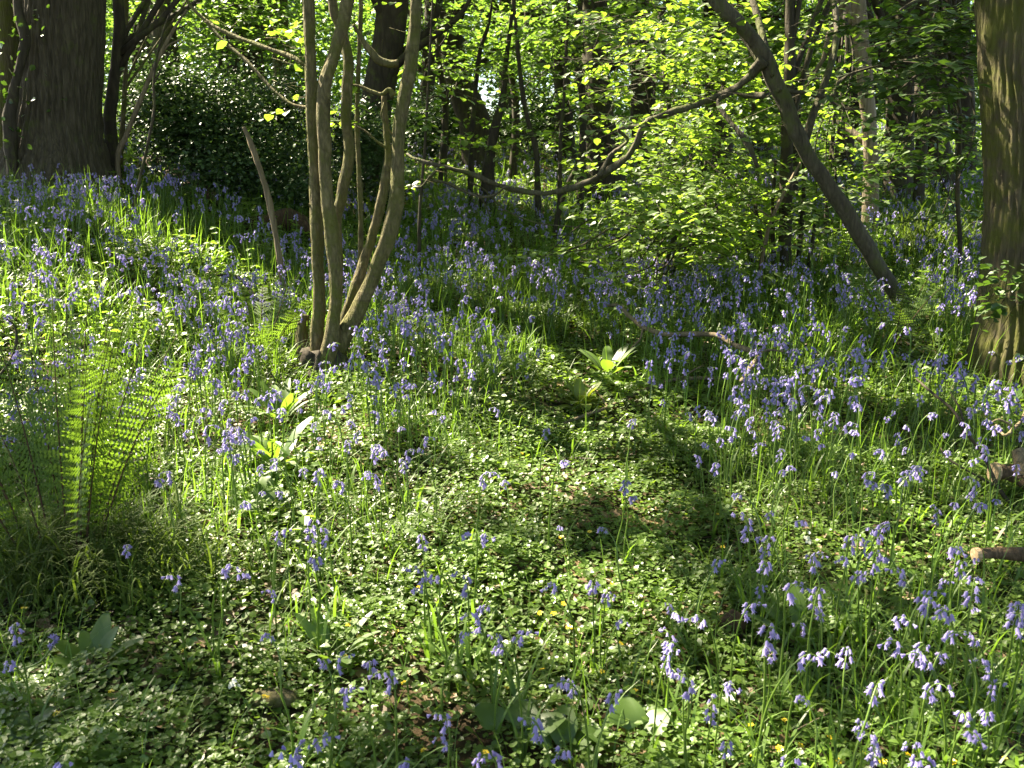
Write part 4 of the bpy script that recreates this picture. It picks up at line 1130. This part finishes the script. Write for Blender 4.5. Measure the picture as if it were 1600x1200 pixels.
lying("bare_twig", "tangle of thin dark twigs rising before the mossy trunk", "dead branch",
      [(1588, 800, 6, .02), (1560, 762, 6, .1), (1538, 715, 5, .2), (1508, 672, 5, .3), (1488, 640, 4, .34), (1458, 615, 4, .36), (1432, 592, 3, .38)], .1, 'dark_bark', sides=6,
      side=[[(1508, 672, 4, .3), (1500, 640, 3, .36), (1484, 612, 2, .4)], [(1560, 762, 4, .1), (1520, 740, 3, .16), (1480, 716, 3, .2), (1470, 700, 2, .2)]])
lying("bare_twig", "pale looping twig before the ivy at the right edge", "dead branch", [(1610, 610, 4, .3), (1600, 650, 5, .25), (1586, 668, 5, .22), (1570, 680, 4, .2), (1556, 664, 4, .2)], .2, 'dead_wood', sides=6,
      side=[[(1586, 668, 4, .22), (1562, 656, 3, .26), (1545, 662, 2, .26)]])
lying("fallen_log", "dark mossy fallen log in shade behind the bank", "log", [(200, 256, 20), (240, 266, 34), (285, 288, 32), (340, 312, 18)], .12, 'rot', sides=14, rough=.18)
lying("rotten_log", "dark reddish rotten log behind the broken dead pole", "log", [(398, 352, 30), (430, 350, 48), (465, 358, 46), (496, 372, 30)], .1, 'rot', sides=14, rough=.2)
lying("dark_log", "dark log lying in shade under the low hazel growth", "log", [(1030, 416, 10), (1060, 412, 16), (1100, 410, 18), (1150, 408, 12)], .06, 'dark_bark', sides=10)
lying("fallen_branch", "crooked dark twig on the bank left of the small fern", "dead branch", [(340, 430, 4), (368, 432, 6), (386, 446, 6), (400, 468, 5), (420, 480, 3)], .22, 'dark_bark', sides=6)
lying("bare_twig", "curved dark twig at the left edge above the fern clump", "dead branch", [(0, 586, 4, .1), (18, 560, 4, .2), (26, 530, 4, .3), (22, 508, 3, .36), (10, 498, 2, .4)], .2, 'dark_bark', sides=6)

# ---------------------------------------------------------------- plant density over the ground (by where one sees it)
def noise2(x, y, s=1.0, o=0.0):
    return np.sin(2.1 * s * x + 1.3 * s * y + o) * np.sin(1.7 * s * y - .9 * s * x + 2 * o) + .6 * np.sin(4.7 * s * x + o) * np.sin(4.1 * s * y + 3 * o)


def scatter(n_per_m2, d0, d1, mask=None, margin=60):
    """random ground points in view between distances d0 and d1"""
    n = int(n_per_m2 * .575 * 1.12 * (d1 ** 2 - d0 ** 2))
    y = np.sqrt(rng.uniform(d0 ** 2, d1 ** 2, n)); x = rng.uniform(-.645, .645, n) * y
    P = np.stack([x, y, G(x, y)], -1)
    px, py, z = to_px(P)
    kp = (px > -margin) & (px < 1600 + margin) & (py < 1200 + 2 * margin)
    P, px, py = P[kp], px[kp], py[kp]
    if mask is not None:
        kp = rng.uniform(0, 1, len(P)) < mask(px, py, P)
        P = P[kp]
    return P


def dens_bells(px, py, P):
    d = 1.0 - .985 * path_mask(px, py)
    d = d * np.clip(.72 + .65 * noise2(P[:, 0], P[:, 1], 1.0, .7), .15, 1)
    d = d * np.interp(py, [200, 600, 850, 950, 1050, 1200], [1, 1, .85, .4, .18, .08])
    d = d * np.where((px < 330) & (py > 800), .05, 1)
    d = d * np.where((np.abs(px - np.interp(py, [470, 600], [1385, 1440])) < 38) & (py > 470) & (py < 610), .08, 1)
    d = d * np.where((px > 1490) & (px < 1600) & (py > 560) & (py < 690), .2, 1)
    d = d * np.where((px > 1080) & (py > 700), 1.15, 1)
    d = d * np.where((px < 420) & (py < 470) & (py > 380), .6, 1)
    d = d * np.where(np.hypot((px - 495) / 90, (py - 590) / 55) < 1, .06, 1)
    return d


# hand placed heads of the nearest bluebells (photo px of the flower spike)
HEADS = [(716, 885, 1.2), (735, 897, 1), (663, 845, 1), (684, 842, 1), (670, 888, .9), (697, 922, .9), (770, 948, 1.1), (812, 944, 1.1), (772, 990, 1), (817, 1010, 1), (800, 996, .8), (578, 1055, 1.05),
         (616, 1045, 1.05), (702, 1114, 1), (712, 1139, .8), (586, 1183, .9), (779, 1174, 1), (807, 1170, .9), (872, 1136, 1.05), (908, 1146, 1), (928, 1114, 1.1), (924, 1056, 1), (978, 834, 1.1), (900, 894, 1),
         (929, 894, 1), (943, 918, .8), (943, 957, .8), (1045, 932, 1), (1052, 990, 1), (1024, 1022, .9), (1076, 1062, .9), (896, 1069, .8), (688, 1000, .8), (891, 817, .8), (740, 827, 1),
         (24, 967, .9), (35, 1006, .8), (507, 1024, .9), (525, 1044, .8), (509, 1079, 1), (436, 1160, 1), (451, 1160, .9), (472, 1182, .9), (66, 1184, .9), (322, 873, 1.1), (332, 890, 1), (280, 897, 1),
         (476, 822, 1.1), (490, 846, 1.2), (518, 820, 1), (423, 834, 1), (196, 848, .8), (442, 918, .8), (448, 1009, .9), (1092, 887, 1), (1131, 957, 1.1), (1148, 943, 1.1), (1194, 845, 1.1), (1232, 841, 1),
         (1229, 905, 1.1), (1267, 929, 1), (1292, 887, 1), (1311, 894, 1), (1357, 936, 1), (1407, 925, 1.1), (1439, 897, 1), (1453, 834, 1.2), (1519, 912, 1.2), (1537, 971, 1.3), (1586, 943, 1.2), (1595, 935, 1.1),
         (1204, 1000, 1), (1239, 995, 1), (1318, 1038, 1.1), (1442, 1052, 1.1), (1418, 992, 1), (1495, 1020, 1), (1572, 1030, 1), (1344, 1100, 1.1), (1344, 1118, .8), (1294, 1118, 1), (1395, 1142, 1),
         (1442, 1153, .9), (1484, 1111, 1), (1495, 1086, 1), (1481, 1184, 1.1), (1575, 1163, 1), (1082, 1062, 1), (1122, 1052, 1), (1112, 1097, .9), (1133, 1139, .9), (1250, 1181, .9), (1365, 1162, .9),
         (1430, 1010, 1), (1450, 1030, .9), (1560, 990, .9), (1470, 940, .9), (1380, 900, .9), (1500, 880, 1), (1550, 1080, .9), (1290, 960, .8), (1180, 920, .8), (1420, 870, 1), (1350, 860, 1), (1270, 860, .9),
         (540, 640, 1), (583, 600, 1.1), (486, 590, 1), (505, 600, 1), (604, 640, 1), (630, 690, 1.2), (650, 680, 1), (620, 660, 1), (596, 735, 1), (560, 690, 1), (545, 745, 1), (640, 720, 1), (680, 700, 1),
         (75, 455, 1), (225, 450, 1), (258, 455, 1), (290, 470, 1), (45, 580, 1.2), (90, 590, 1), (745, 735, 1.1), (845, 672, .9), (800, 760, .9), (700, 640, .9), (980, 660, 1), (1118, 720, 1), (968, 765, .9)]


def bell_geo(mb, o, ax, s, sides=6, lod=0, mi=0):
    """hanging bell from o along ax"""
    ax = nrm(np.asarray(ax, float)); ref = np.array([1.0, 0, 0]) if abs(ax[0]) < .8 else np.array([0, 1.0, 0])
    u = nrm(np.cross(ax, ref)); v = np.cross(ax, u)
    a = np.linspace(0, 2 * np.pi, sides, endpoint=False)
    ring = lambda z, r, ph=0: o + ax * z * s + r * s * (np.cos(a + ph)[:, None] * u + np.sin(a + ph)[:, None] * v)
    if lod == 0:
        ph = np.pi / sides
        V = np.vstack([ring(0, .0016), ring(.004, .0044), ring(.013, .0047), ring(.0175, .0098, ph)])
    elif lod == 1:
        V = np.vstack([ring(0, .002), ring(.009, .0052), ring(.017, .0085)])
    else:
        V = np.vstack([ring(0, .003), ring(.018, .0075)])
    T = []
    nr = len(V) // sides
    for k in range(min(nr, 3) - 1):
        for j in range(sides):
            j2 = (j + 1) % sides; b = k * sides; c_ = b + sides
            T += [[b + j, b + j2, c_ + j2], [b + j, c_ + j2, c_ + j]]
    if lod == 0:
        for j in range(sides):
            T.append([2 * sides + j, 2 * sides + (j + 1) % sides, 3 * sides + j])
    mb.add(V, T, mi)


def bluebell_shape(h, nb, lean, seed, lod, stem_only=False):
    """returns stem mesh builder, list of (origin, axis, size) of the bells"""
    r_ = np.random.default_rng(seed)
    nod = .018 + .014 * r_.uniform()
    pts = np.array([[0, 0, -.03], [lean * .05, r_.normal(0, .004), h * .35], [lean * .3, r_.normal(0, .006), h * .62], [lean * .7, 0, h * .84], [lean + .35 * nod, 0, h * .955], [lean + nod, 0, h * .985], [lean + nod * 1.5, 0, h * .965]])
    C = catmull(pts, 6)
    C_s = np.concatenate([[0], np.cumsum(np.linalg.norm(np.diff(C, axis=0), axis=1))]); C_s = C_s / C_s[-1]
    bells = []
    sp = min(.027, .24 / nb)
    for i in range(nb):
        t0 = 1 - sp * (nb - 1); t = t0 + (1 - t0) * (i / max(1, nb - 1))
        k = int(np.argmin(np.abs(C_s - t)))
        a = i * 2.4 * .5 * (1 if i % 2 else -1) * .55 + r_.normal(0, .5); out = np.array([math.cos(a), math.sin(a), 0])
        o = C[k] + out * .009 + np.array([0, 0, .003])
        bells.append((o, out * r_.uniform(.2, .6) + np.array([0, 0, -1.0]), (1.22 - .45 * (t - t0) / (1 - t0 + 1e-6)) * r_.uniform(.9, 1.12)))
    return pts, bells


# landmarks used to say which plant is which
LM = [("the tall fern clump", 120, 850), ("the rosette below the fern clump", 150, 1020), ("the bottom left corner rosette", 40, 1150), ("the foot of the hazel", 505, 600), ("the sunlit pale broad leaves", 430, 700),
      ("the low broad leaves", 415, 805), ("the yellow green leafy plant", 910, 600), ("the pale forked branch", 1080, 525), ("the pale broken log", 1585, 735), ("the smooth brown log", 1565, 866),
      ("the dark rotten stick", 790, 872), ("the weathered stump", 1140, 970), ("the dark arum leaves", 800, 1130), ("the pale green arum leaves", 1000, 1140), ("the ivy on the mossy trunk", 1560, 590),
      ("the small sunlit fern", 400, 540), ("the mossy clod", 430, 1092), ("the fern under the leaning tree", 1390, 530), ("the tangle of dark twigs", 1500, 680), ("the low plant at lower right", 1250, 1005),
      ("the thin dark branch", 1000, 620), ("the grey green straps", 520, 1035), ("the broken dead pole", 445, 480), ("the curved dark twig", 15, 550)]
ORD = ["nearest", "second nearest", "third nearest", "fourth nearest", "fifth nearest", "sixth nearest", "seventh nearest", "eighth nearest", "ninth nearest", "tenth nearest"] + \
      [w + " nearest" for w in ("eleventh", "twelfth", "thirteenth", "fourteenth", "fifteenth", "sixteenth", "seventeenth", "eighteenth", "nineteenth", "twentieth", "21st", "22nd", "23rd", "24th", "25th", "26th", "27th", "28th", "29th", "30th",
                               "31st", "32nd", "33rd", "34th", "35th", "36th", "37th", "38th", "39th", "40th", "41st", "42nd", "43rd", "44th", "45th", "46th", "47th", "48th", "49th", "50th")]


def which_ones(px, py):
    """a phrase for each plant: side of its nearest landmark, counted from it"""
    lm = np.array([(a, b) for _, a, b in LM], float)
    D = np.hypot(px[:, None] - lm[:, 0], (py[:, None] - lm[:, 1]) * 1.2)
    k = D.argmin(1)
    dx = px - lm[k, 0]; dy = py - lm[k, 1]
    side = np.where(np.abs(dx) > np.abs(dy), np.where(dx < 0, "left of", "right of"), np.where(dy > 0, "in front of", "behind"))
    out = [None] * len(px); cells = {}
    for i in range(len(px)):
        cells.setdefault((k[i], side[i]), []).append(i)
    for (a, s), idx in cells.items():
        idx.sort(key=lambda i: D[i, a])
        for q, i in enumerate(idx):
            out[i] = (s, LM[a][0], ORD[min(q, len(ORD) - 1)] if len(idx) > 1 else None)
    return out


# ---------------------------------------------------------------- bluebells: all positions, nearest 300 are things
hp = np.array(HEADS)
hh = np.clip(.32 * hp[:, 2] * rng.uniform(.9, 1.1, len(hp)), .22, .38)
HP = np.array([gp([a], [b], h_)[0] for (a, b, s_), h_ in zip(HEADS, hh)])
RP = scatter(150, 1.75, 7.0, dens_bells)
RPh = rng.uniform(.22, .39, len(RP))
allP = np.vstack([HP, RP]); allH = np.concatenate([hh, RPh])
dist = np.linalg.norm(allP - CAM, axis=1)
tpx, tpy, _ = to_px(allP + np.stack([0 * allH, 0 * allH, allH * .9], -1))
inv = (tpx > 5) & (tpx < 1595) & (tpy > 5) & (tpy < 1192)
order = np.argsort(np.where(inv, dist, 999) - np.where(np.arange(len(allP)) < len(HP), 3.0, 0))
IND = order[:300]; REST = np.setdiff1d(np.arange(len(allP)), IND)

protos = []
for v in range(12):
    h = .30; nb = [7, 6, 9, 4, 7, 8, 5, 10, 4, 7, 6, 8][v]; lean = [.02, .04, .01, .03, .05, .0, .03, .015, .045, .03, .06, .035][v]
    pts, bells = bluebell_shape(h, nb, lean, 100 + v, 0)
    sb = MB(); tube(sb, pts, np.array([.0027, .0025, .0022, .0019, .0015, .0012, .001]), sides=6, n=5, rough=.02)
    for (o_, ax, s_) in bells:
        sticks(sb, [o_ - np.array([ax[0], ax[1], 0]) * .012 + [0, 0, .002]], [o_], .0008, .0008)
    sm = sb.data("stem", M['stem'], True)
    spk = MB()
    oo = np.array([b_[0] for b_ in bells]); sticks(spk, oo[:-1], oo[1:], .0009, .0009)
    for (o_, ax, s_) in bells: bell_geo(spk, o_, ax, s_ * .74, 6, 0)
    spm = spk.data("flower_spike", M['petal'], True)
    bl = []
    for (o_, ax, s_) in bells:
        b_ = MB(); bell_geo(b_, o_, ax, s_ * .74, 6, 0); bl.append(b_.data("bell", M['petal'], True))
    bud = MB(); bell_geo(bud, pts[-1], pts[-1] - pts[-2], .55, 5, 1); budm = bud.data("bud", M['petal'], True)
    lm_ = []
    for q in range(3):
        b_ = MB(); blades(b_, np.array([[rng.normal(0, .004), rng.normal(0, .004), -.01]]), [rng.uniform(.17, .27)], [.0045], [rng.uniform(.8, 1.7)], seg=6)
        lm_.append(b_.data("leaf", M['blade'], True))
    protos.append((h, sm, spm, bl, budm, lm_, nb, lean))

ipx, ipy = tpx[IND], tpy[IND]
ph = which_ones(ipx, ipy)
near_rank = np.argsort(np.argsort(dist[IND]))
for q, i in enumerate(IND):
    v = int(rng.integers(12)); h, sm, spm, bl, budm, lm_, nb, lean = protos[v]
    rz = rng.uniform(0, 2 * math.pi)
    sc = allH[i] / h
    lx = math.cos(rz) * (lean + .025)
    look = "sparse " if nb < 5 else ("full " if nb > 7 else "")
    nodd = "leaning left" if lx < -.04 else ("leaning right" if lx > .04 else "upright")
    s_, l_, o_ = ph[q]
    lab = f"{look}{nodd} bluebell {s_} {l_}" + (f", {o_}" if o_ else "")
    root = thing("bluebell", lab.strip(), "bluebell", allP[i], "violet bluebells in the foreground and middle")
    root.rotation_euler = (0, 0, rz); root.scale = (sc, sc, sc)

    def child(me, nm, par):
        c_ = bpy.data.objects.new(nm, me); COL.objects.link(c_); c_.parent = par; return c_
    child(sm, "stem", root)
    if near_rank[q] < 110:
        bd = child(budm, "flower_spike", root)
        for me in bl: child(me, "bell", bd)
        for me in lm_: child(me, "leaf", root)
    else:
        child(spm, "flower_spike", root)
        child(lm_[0], "leaf", root)

# bent bluebell with a lit head at the left edge
P = np.array([at(a, b, 2.05) for a, b in [(-40, 1052), (-5, 1051), (30, 1046), (60, 1036), (78, 1016), (86, 995)]]); b0 = P[0].copy(); b0[2] = float(G(b0[0], b0[1]))
o = thing("bluebell", "bent over bluebell with a stem sweeping in from the left edge", "bluebell", b0, "violet bluebells in the foreground and middle")
mb = MB(); tube(mb, np.vstack([b0, P]), np.array([.003, .003, .003, .0028, .0025, .002, .0015]), sides=6, n=5, rough=.02); mb.build("stem", M['stem'], o, smooth=True)
mb = MB()
for t in np.linspace(0, 1, 7): bell_geo(mb, P[-1] * t + P[-2] * (1 - t), [rng.normal(0, .5), rng.normal(0, .4), .4], .85)
mb.build("flower_spike", M['petal'], o, smooth=True)

# the rest of the bluebells, too many to count: one drift
REST = REST[dist[REST] < 50]
mb = MB()


def drift(P, H, lod, nvar, sides, nb0):
    per = rng.integers(0, nvar, len(P))
    for v in range(nvar):
        sel = np.where(per == v)[0]
        pts, bells = bluebell_shape(.30, nb0 + v % 4, rng.uniform(0, .04), 300 + v + lod * 50, lod)
        t = MB()
        pp = catmull(pts, 2)
        sticks(t, pp[:-1], pp[1:], .0028 if lod < 2 else .0035, .0024 if lod < 2 else .003, 0)
        for (o_, ax, s_) in bells: bell_geo(t, o_, ax, s_ * (.72 if lod == 1 else .92), sides, lod, 1)
        tv = np.concatenate(t.v); tf = np.concatenate(t.f); tm = np.concatenate(t.m)
        n = len(sel); a = rng.uniform(0, 2 * np.pi, n); cz, sz = np.cos(a), np.sin(a); z = np.zeros(n)
        Rm = np.stack([np.stack([cz, -sz, z], -1), np.stack([sz, cz, z], -1), np.stack([z, z, z + 1], -1)], 1)
        for mi in (0, 1):
            mb.inst(tv, tf[tm == mi], P[sel], Rm, H[sel] / .30, mi)


drift(allP[REST], allH[REST], 1, 10, 5, 6)
FP = scatter(48, 7.0, 13, dens_bells); drift(FP, rng.uniform(.22, .36, len(FP)), 2, 8, 4, 5)
FP = scatter(20, 13, 27, dens_bells); drift(FP, rng.uniform(.24, .38, len(FP)), 2, 6, 3, 5)
tag(mb.build("bluebell_drift", [M['stem'], M['petal']]), "drifts of violet bluebells carpeting the bank and the glade", "bluebells", kind="stuff")

# ---------------------------------------------------------------- celandines
CEL = [(668, 907), (551, 972), (564, 979), (625, 983), (611, 958), (528, 1027), (786, 1076), (854, 1051), (851, 950), (865, 960), (872, 937), (898, 978), (954, 1000), (989, 1081), (973, 1104), (956, 908), (931, 828), (1001, 866),
       (887, 836), (676, 1174), (742, 1172), (807, 705), (766, 700), (905, 771), (38, 951), (306, 1012), (171, 1083), (101, 1110), (133, 1133), (402, 1091), (553, 973), (1332, 1170), (1245, 1161), (1220, 1162), (1274, 1140), (1229, 1125),
       (1175, 1137), (1059, 1146), (1575, 1182), (1400, 1175), (1115, 925), (1092, 902), (1134, 853), (1118, 802), (1386, 1190), (640, 1060), (880, 1010), (930, 1035), (1010, 1060), (1300, 1185), (1190, 1185), (1500, 1190), (905, 985)]
cx = np.array(CEL, float); phc = which_ones(cx[:, 0], cx[:, 1])
cel_me = []
for v in range(4):
    pb = MB(); n = 8
    for k in range(n):
        a = 2 * math.pi * k / n + rng.normal(0, .08); d = np.array([math.cos(a), math.sin(a), rng.uniform(.1, .45)])
        fr = frames(nrm(d)[None], np.array([[-math.cos(a) * .4, -math.sin(a) * .4, 1.0]]))
        pb.inst(LEAF_V * [.75, 1, 1], LEAF_T, np.array([[0, 0, .07]]), fr, np.array([.0125]))
    cb = MB(); V_ = np.array([[.003 * math.cos(a), .003 * math.sin(a), .0715] for a in np.linspace(0, 6.28, 7)[:-1]] + [[0, 0, .074]]); cb.add(V_, [[k, (k + 1) % 6, 6] for k in range(6)])
    sb = MB(); tube(sb, np.array([[.01, 0, -.01], [.006, .002, .03], [0, 0, .07]]), np.array([.0012, .0011, .001]), sides=4, n=3, rough=0)
    cel_me.append((pb.data("petals", M['yellow']), cb.data("flower_centre", M['lime']), sb.data("stem", M['stem'])))
for q, ((a, b), (s_, l_, o_)) in enumerate(zip(CEL, phc)):
    p = gp([a], [b], .07)[0]; me = cel_me[q % 4]
    root = thing("celandine", f"yellow celandine flower {s_} {l_}" + (f", {o_}" if o_ else ""), "celandine", p, "yellow celandines in the leaf carpet")
    root.rotation_euler = (rng.normal(0, .25), rng.normal(0, .25), rng.uniform(0, 6.28)); k_ = rng.uniform(.6, .95); root.scale = (k_, k_, 1)
    for m_, nm in zip(me, ("petals", "flower_centre", "stem")):
        c_ = bpy.data.objects.new(nm, m_); COL.objects.link(c_); c_.parent = root

# a pale flowered stem or two
for (a, b, lab) in [(366, 1065, "tiny white flowered stem in the shaded foreground"), (1262, 838, "small white flower among bluebells right of the path")]:
    p = gp([a], [b], .08)[0]
    o = thing("white_flower", lab, "flower", p); mb = MB(); tube(mb, np.array([p - [0, 0, .02], p + [.01, 0, .05], p + [.0, 0, .09]]), np.array([.0015, .0013, .001]), sides=4, n=3); mb.build("stem", M['stem'], o)
    mb = MB(); mb.inst(LEAF_V, LEAF_T, p + np.array([0, 0, .08]) + rng.normal(0, .008, (12, 3)), rand_frames(12, .8), np.full(12, .014)); mb.build("petals", M['white'], o)

# ---------------------------------------------------------------- ground cover, litter, grass and strap leaves (stuff)
def cover(mb, P, size, tv, tf, hmin, hmax, tilt=.3):
    n = len(P)
    q = P.copy(); q[:, 2] += rng.uniform(hmin, hmax, n) * np.clip(.9 + .5 * noise2(P[:, 0], P[:, 1], 3.0, 1.1), .35, 1.7)
    mb.inst(tv, tf, q, rand_frames(n, tilt), size * rng.uniform(.55, 1.25, n))


def dens_cover(px, py, P):
    b = np.clip(.75 + .55 * noise2(P[:, 0], P[:, 1], 2.2, 2.3), .55, 1)
    return b * (.7 + .3 * path_mask(px, py))


mb = MB()
_tri = []                      # three-lobed leaf
for k_ in (-1, 0, 1):
    a_ = k_ * .95; c_, s_ = math.cos(a_), math.sin(a_)
    for x_, y_, z_ in [(0, .06, 0), (.26, .42, .05), (.12, .78, 0), (0, .7, -.03), (-.12, .78, 0), (-.26, .42, .05)]:
        _tri.append([x_ * c_ + y_ * s_, y_ * c_ - x_ * s_ + .12, z_ - .08 * abs(k_) * y_])
TRI_V = np.array(_tri); TRI_T = np.array([[b_ + i_, b_ + j_, b_ + k_] for b_ in (0, 6, 12) for i_, j_, k_ in [(0, 1, 3), (1, 2, 3), (0, 3, 5), (3, 4, 5)]])
for (tv, tf, sz, o_) in [(HEX_V, HEX_T, .016, .4), (TRI_V, TRI_T, .018, 2.9), (HEART_V, HEART_T, .022, 5.1), (LEAF_V, LEAF_T, .027, 7.7)]:
    pm = lambda px, py, P: dens_cover(px, py, P) * np.clip(.5 + .8 * noise2(P[:, 0], P[:, 1], 1.6, o_), .08, 1)
    cover(mb, scatter(9000 if sz < .02 else 4600, 1.7, 4.2, pm), sz, tv, tf, .006, .075)
    cover(mb, scatter(4200 if sz < .02 else 2100, 4.2, 7.5, pm), sz * 1.35, tv, tf, .01, .09)
cover(mb, scatter(1000, 7.5, 14, dens_cover), .055, KITE_V, KITE_T, .01, .12)
cover(mb, scatter(160, 14, 34, dens_cover), .12, KITE_V, KITE_T, .01, .14)
tag(mb.build("ground_cover", M['cover']), "low carpet of small rounded and lobed green leaves over the path", "ground cover", kind="stuff")

mb = MB()
cover(mb, scatter(260, 1.7, 7), .05, LEAF_V, LEAF_T, .003, .02, .3)
cover(mb, scatter(60, 7, 20), .08, KITE_V, KITE_T, .003, .03, .3)
sp_ = scatter(14, 1.7, 8); a_ = rng.uniform(0, 6.28, len(sp_)); l_ = rng.uniform(.05, .2, len(sp_))
sticks(mb, sp_ + [0, 0, .012], sp_ + np.stack([np.cos(a_) * l_, np.sin(a_) * l_, .012 + 0 * l_ + rng.uniform(0, .04, len(l_))], -1), .0025, .0012)
tag(mb.build("leaf_litter", M['litter']), "brown dead leaves and twigs lying between the green", "leaf litter", kind="stuff")


def dens_blade(px, py, P):
    b = np.clip(.6 + .6 * noise2(P[:, 0], P[:, 1], 1.3, 4.), .1, 1)
    b = b * np.where(np.hypot((px - 500) / 50, (py - 602) / 32) < 1, .04, 1)
    b = b * np.where((np.abs(px - np.interp(py, [470, 600], [1385, 1440])) < 38) & (py > 470) & (py < 610), .08, 1)
    b = b * np.where((px > 1490) & (px < 1600) & (py > 560) & (py < 690), .25, 1)
    b = b * (1 - .93 * path_mask(px, py)) * np.where((px < 420) & (py > 930), .12, 1)
    return b


mb = MB()
for (dn, d0, d1, L0, L1, w, sg) in [(420, 1.75, 4.5, .12, .27, .0036, 5), (420, 4.5, 8, .14, .34, .0048, 4), (150, 8, 14, .18, .38, .008, 3), (48, 14, 30, .2, .42, .014, 2)]:
    P = scatter(dn, d0, d1, dens_blade); n = len(P)
    blades(mb, P, rng.uniform(L0, L1, n), w * rng.uniform(.6, 1.3, n), rng.uniform(.3, 2.2, n), seg=sg)
# thin wisps of grass everywhere
for (dn, d0, d1, L0, L1, w, sg) in [(700, 1.75, 4.5, .08, .24, .0013, 5), (420, 4.5, 8, .12, .30, .002, 4)]:
    P = scatter(dn, d0, d1, lambda px, py, P: (1 - .75 * path_mask(px, py)) * np.clip(.5 + .7 * noise2(P[:, 0], P[:, 1], 1.7, 9.), .05, 1)); n = len(P)
    blades(mb, P, rng.uniform(L0, L1, n), w * rng.uniform(.6, 1.4, n), rng.uniform(.2, 1.9, n), seg=sg)
# tall upright leaves and stalks
for (dn, d0, d1, L0, L1, w, sg) in [(190, 1.9, 4.5, .18, .36, .0026, 4), (230, 4.5, 8.5, .2, .42, .0034, 3), (70, 8.5, 14, .24, .45, .006, 2)]:
    P = scatter(dn, d0, d1, lambda px, py, P: dens_blade(px, py, P) * np.where((px < 480) & (py < 520), 1, .6)); n = len(P)
    blades(mb, P, rng.uniform(L0, L1, n), w * rng.uniform(.6, 1.3, n), rng.uniform(.05, .7, n), seg=sg, upright=2.5)
# sparse blades on the path
P = scatter(60, 1.75, 5, lambda px, py, P: path_mask(px, py)); n = len(P)
blades(mb, P, rng.uniform(.08, .2, n), .0028 * rng.uniform(.6, 1.3, n), rng.uniform(.5, 2.4, n), seg=5)
tag(mb.build("bluebell_leaves", M['blade']), "thick growth of narrow arching bluebell leaves on the ground", "leaves", kind="stuff")

mb = MB()   # long grass tussock under the fern
n = 1500; P = gp(rng.normal(125, 110, n), np.clip(rng.normal(905, 30, n), 850, 975)); 
blades(mb, P, rng.uniform(.14, .36, n), .0030 * rng.uniform(.7, 1.4, n), rng.uniform(1.0, 2.6, n), seg=6)
P = gp(rng.uniform(1400, 1530, 500), rng.uniform(370, 420, 500)); blades(mb, P, rng.uniform(.3, .6, 500), .006 * rng.uniform(.7, 1.4, 500), rng.uniform(.6, 2.2, 500), seg=5)
tag(mb.build("grass", M['tussock']), "long arching grass around the fern and below the right trunk", "grass", kind="stuff")


def herbs(mb, P, H, leaf):
    """leafy stems: pairs of leaves up a thin stalk"""
    n = len(P); top = P + np.stack([rng.normal(0, .04, n), rng.normal(0, .04, n), H], -1)
    sticks(mb, P - [0, 0, .02], top, .0022, .0012, 1)
    for t in (.35, .6, .8, .97):
        for s in (0, 1, 2):
            a = rng.uniform(0, 6.28, n); y = np.stack([np.cos(a), np.sin(a), rng.normal(-.05, .2, n)], -1)
            mb.inst(LEAF_V * [.8, 1, 1], LEAF_T, P * (1 - t) + top * t, frames(y, np.array([0, 0, 1.0]) + rng.normal(0, .25, (n, 3))), leaf * rng.uniform(.7, 1.2, n), 0)


mb = MB()
dm = lambda px, py, P: np.clip(.35 + .8 * noise2(P[:, 0], P[:, 1], .9, 5.), 0, 1) * np.where((px < 480) & (py < 640), 1, np.where(py < 480, .5, .10)) * (1 - path_mask(px, py))
P = scatter(60, 2.6, 8.5, dm); herbs(mb, P, rng.uniform(.1, .28, len(P)), .05)
P = scatter(18, 8.5, 16, dm); herbs(mb, P, rng.uniform(.15, .35, len(P)), .085)
tag(mb.build("woodland_herbs", [M['hazel'], M['stem']]), "leafy green herbs growing among the bluebells on the left bank", "herbs", kind="stuff")
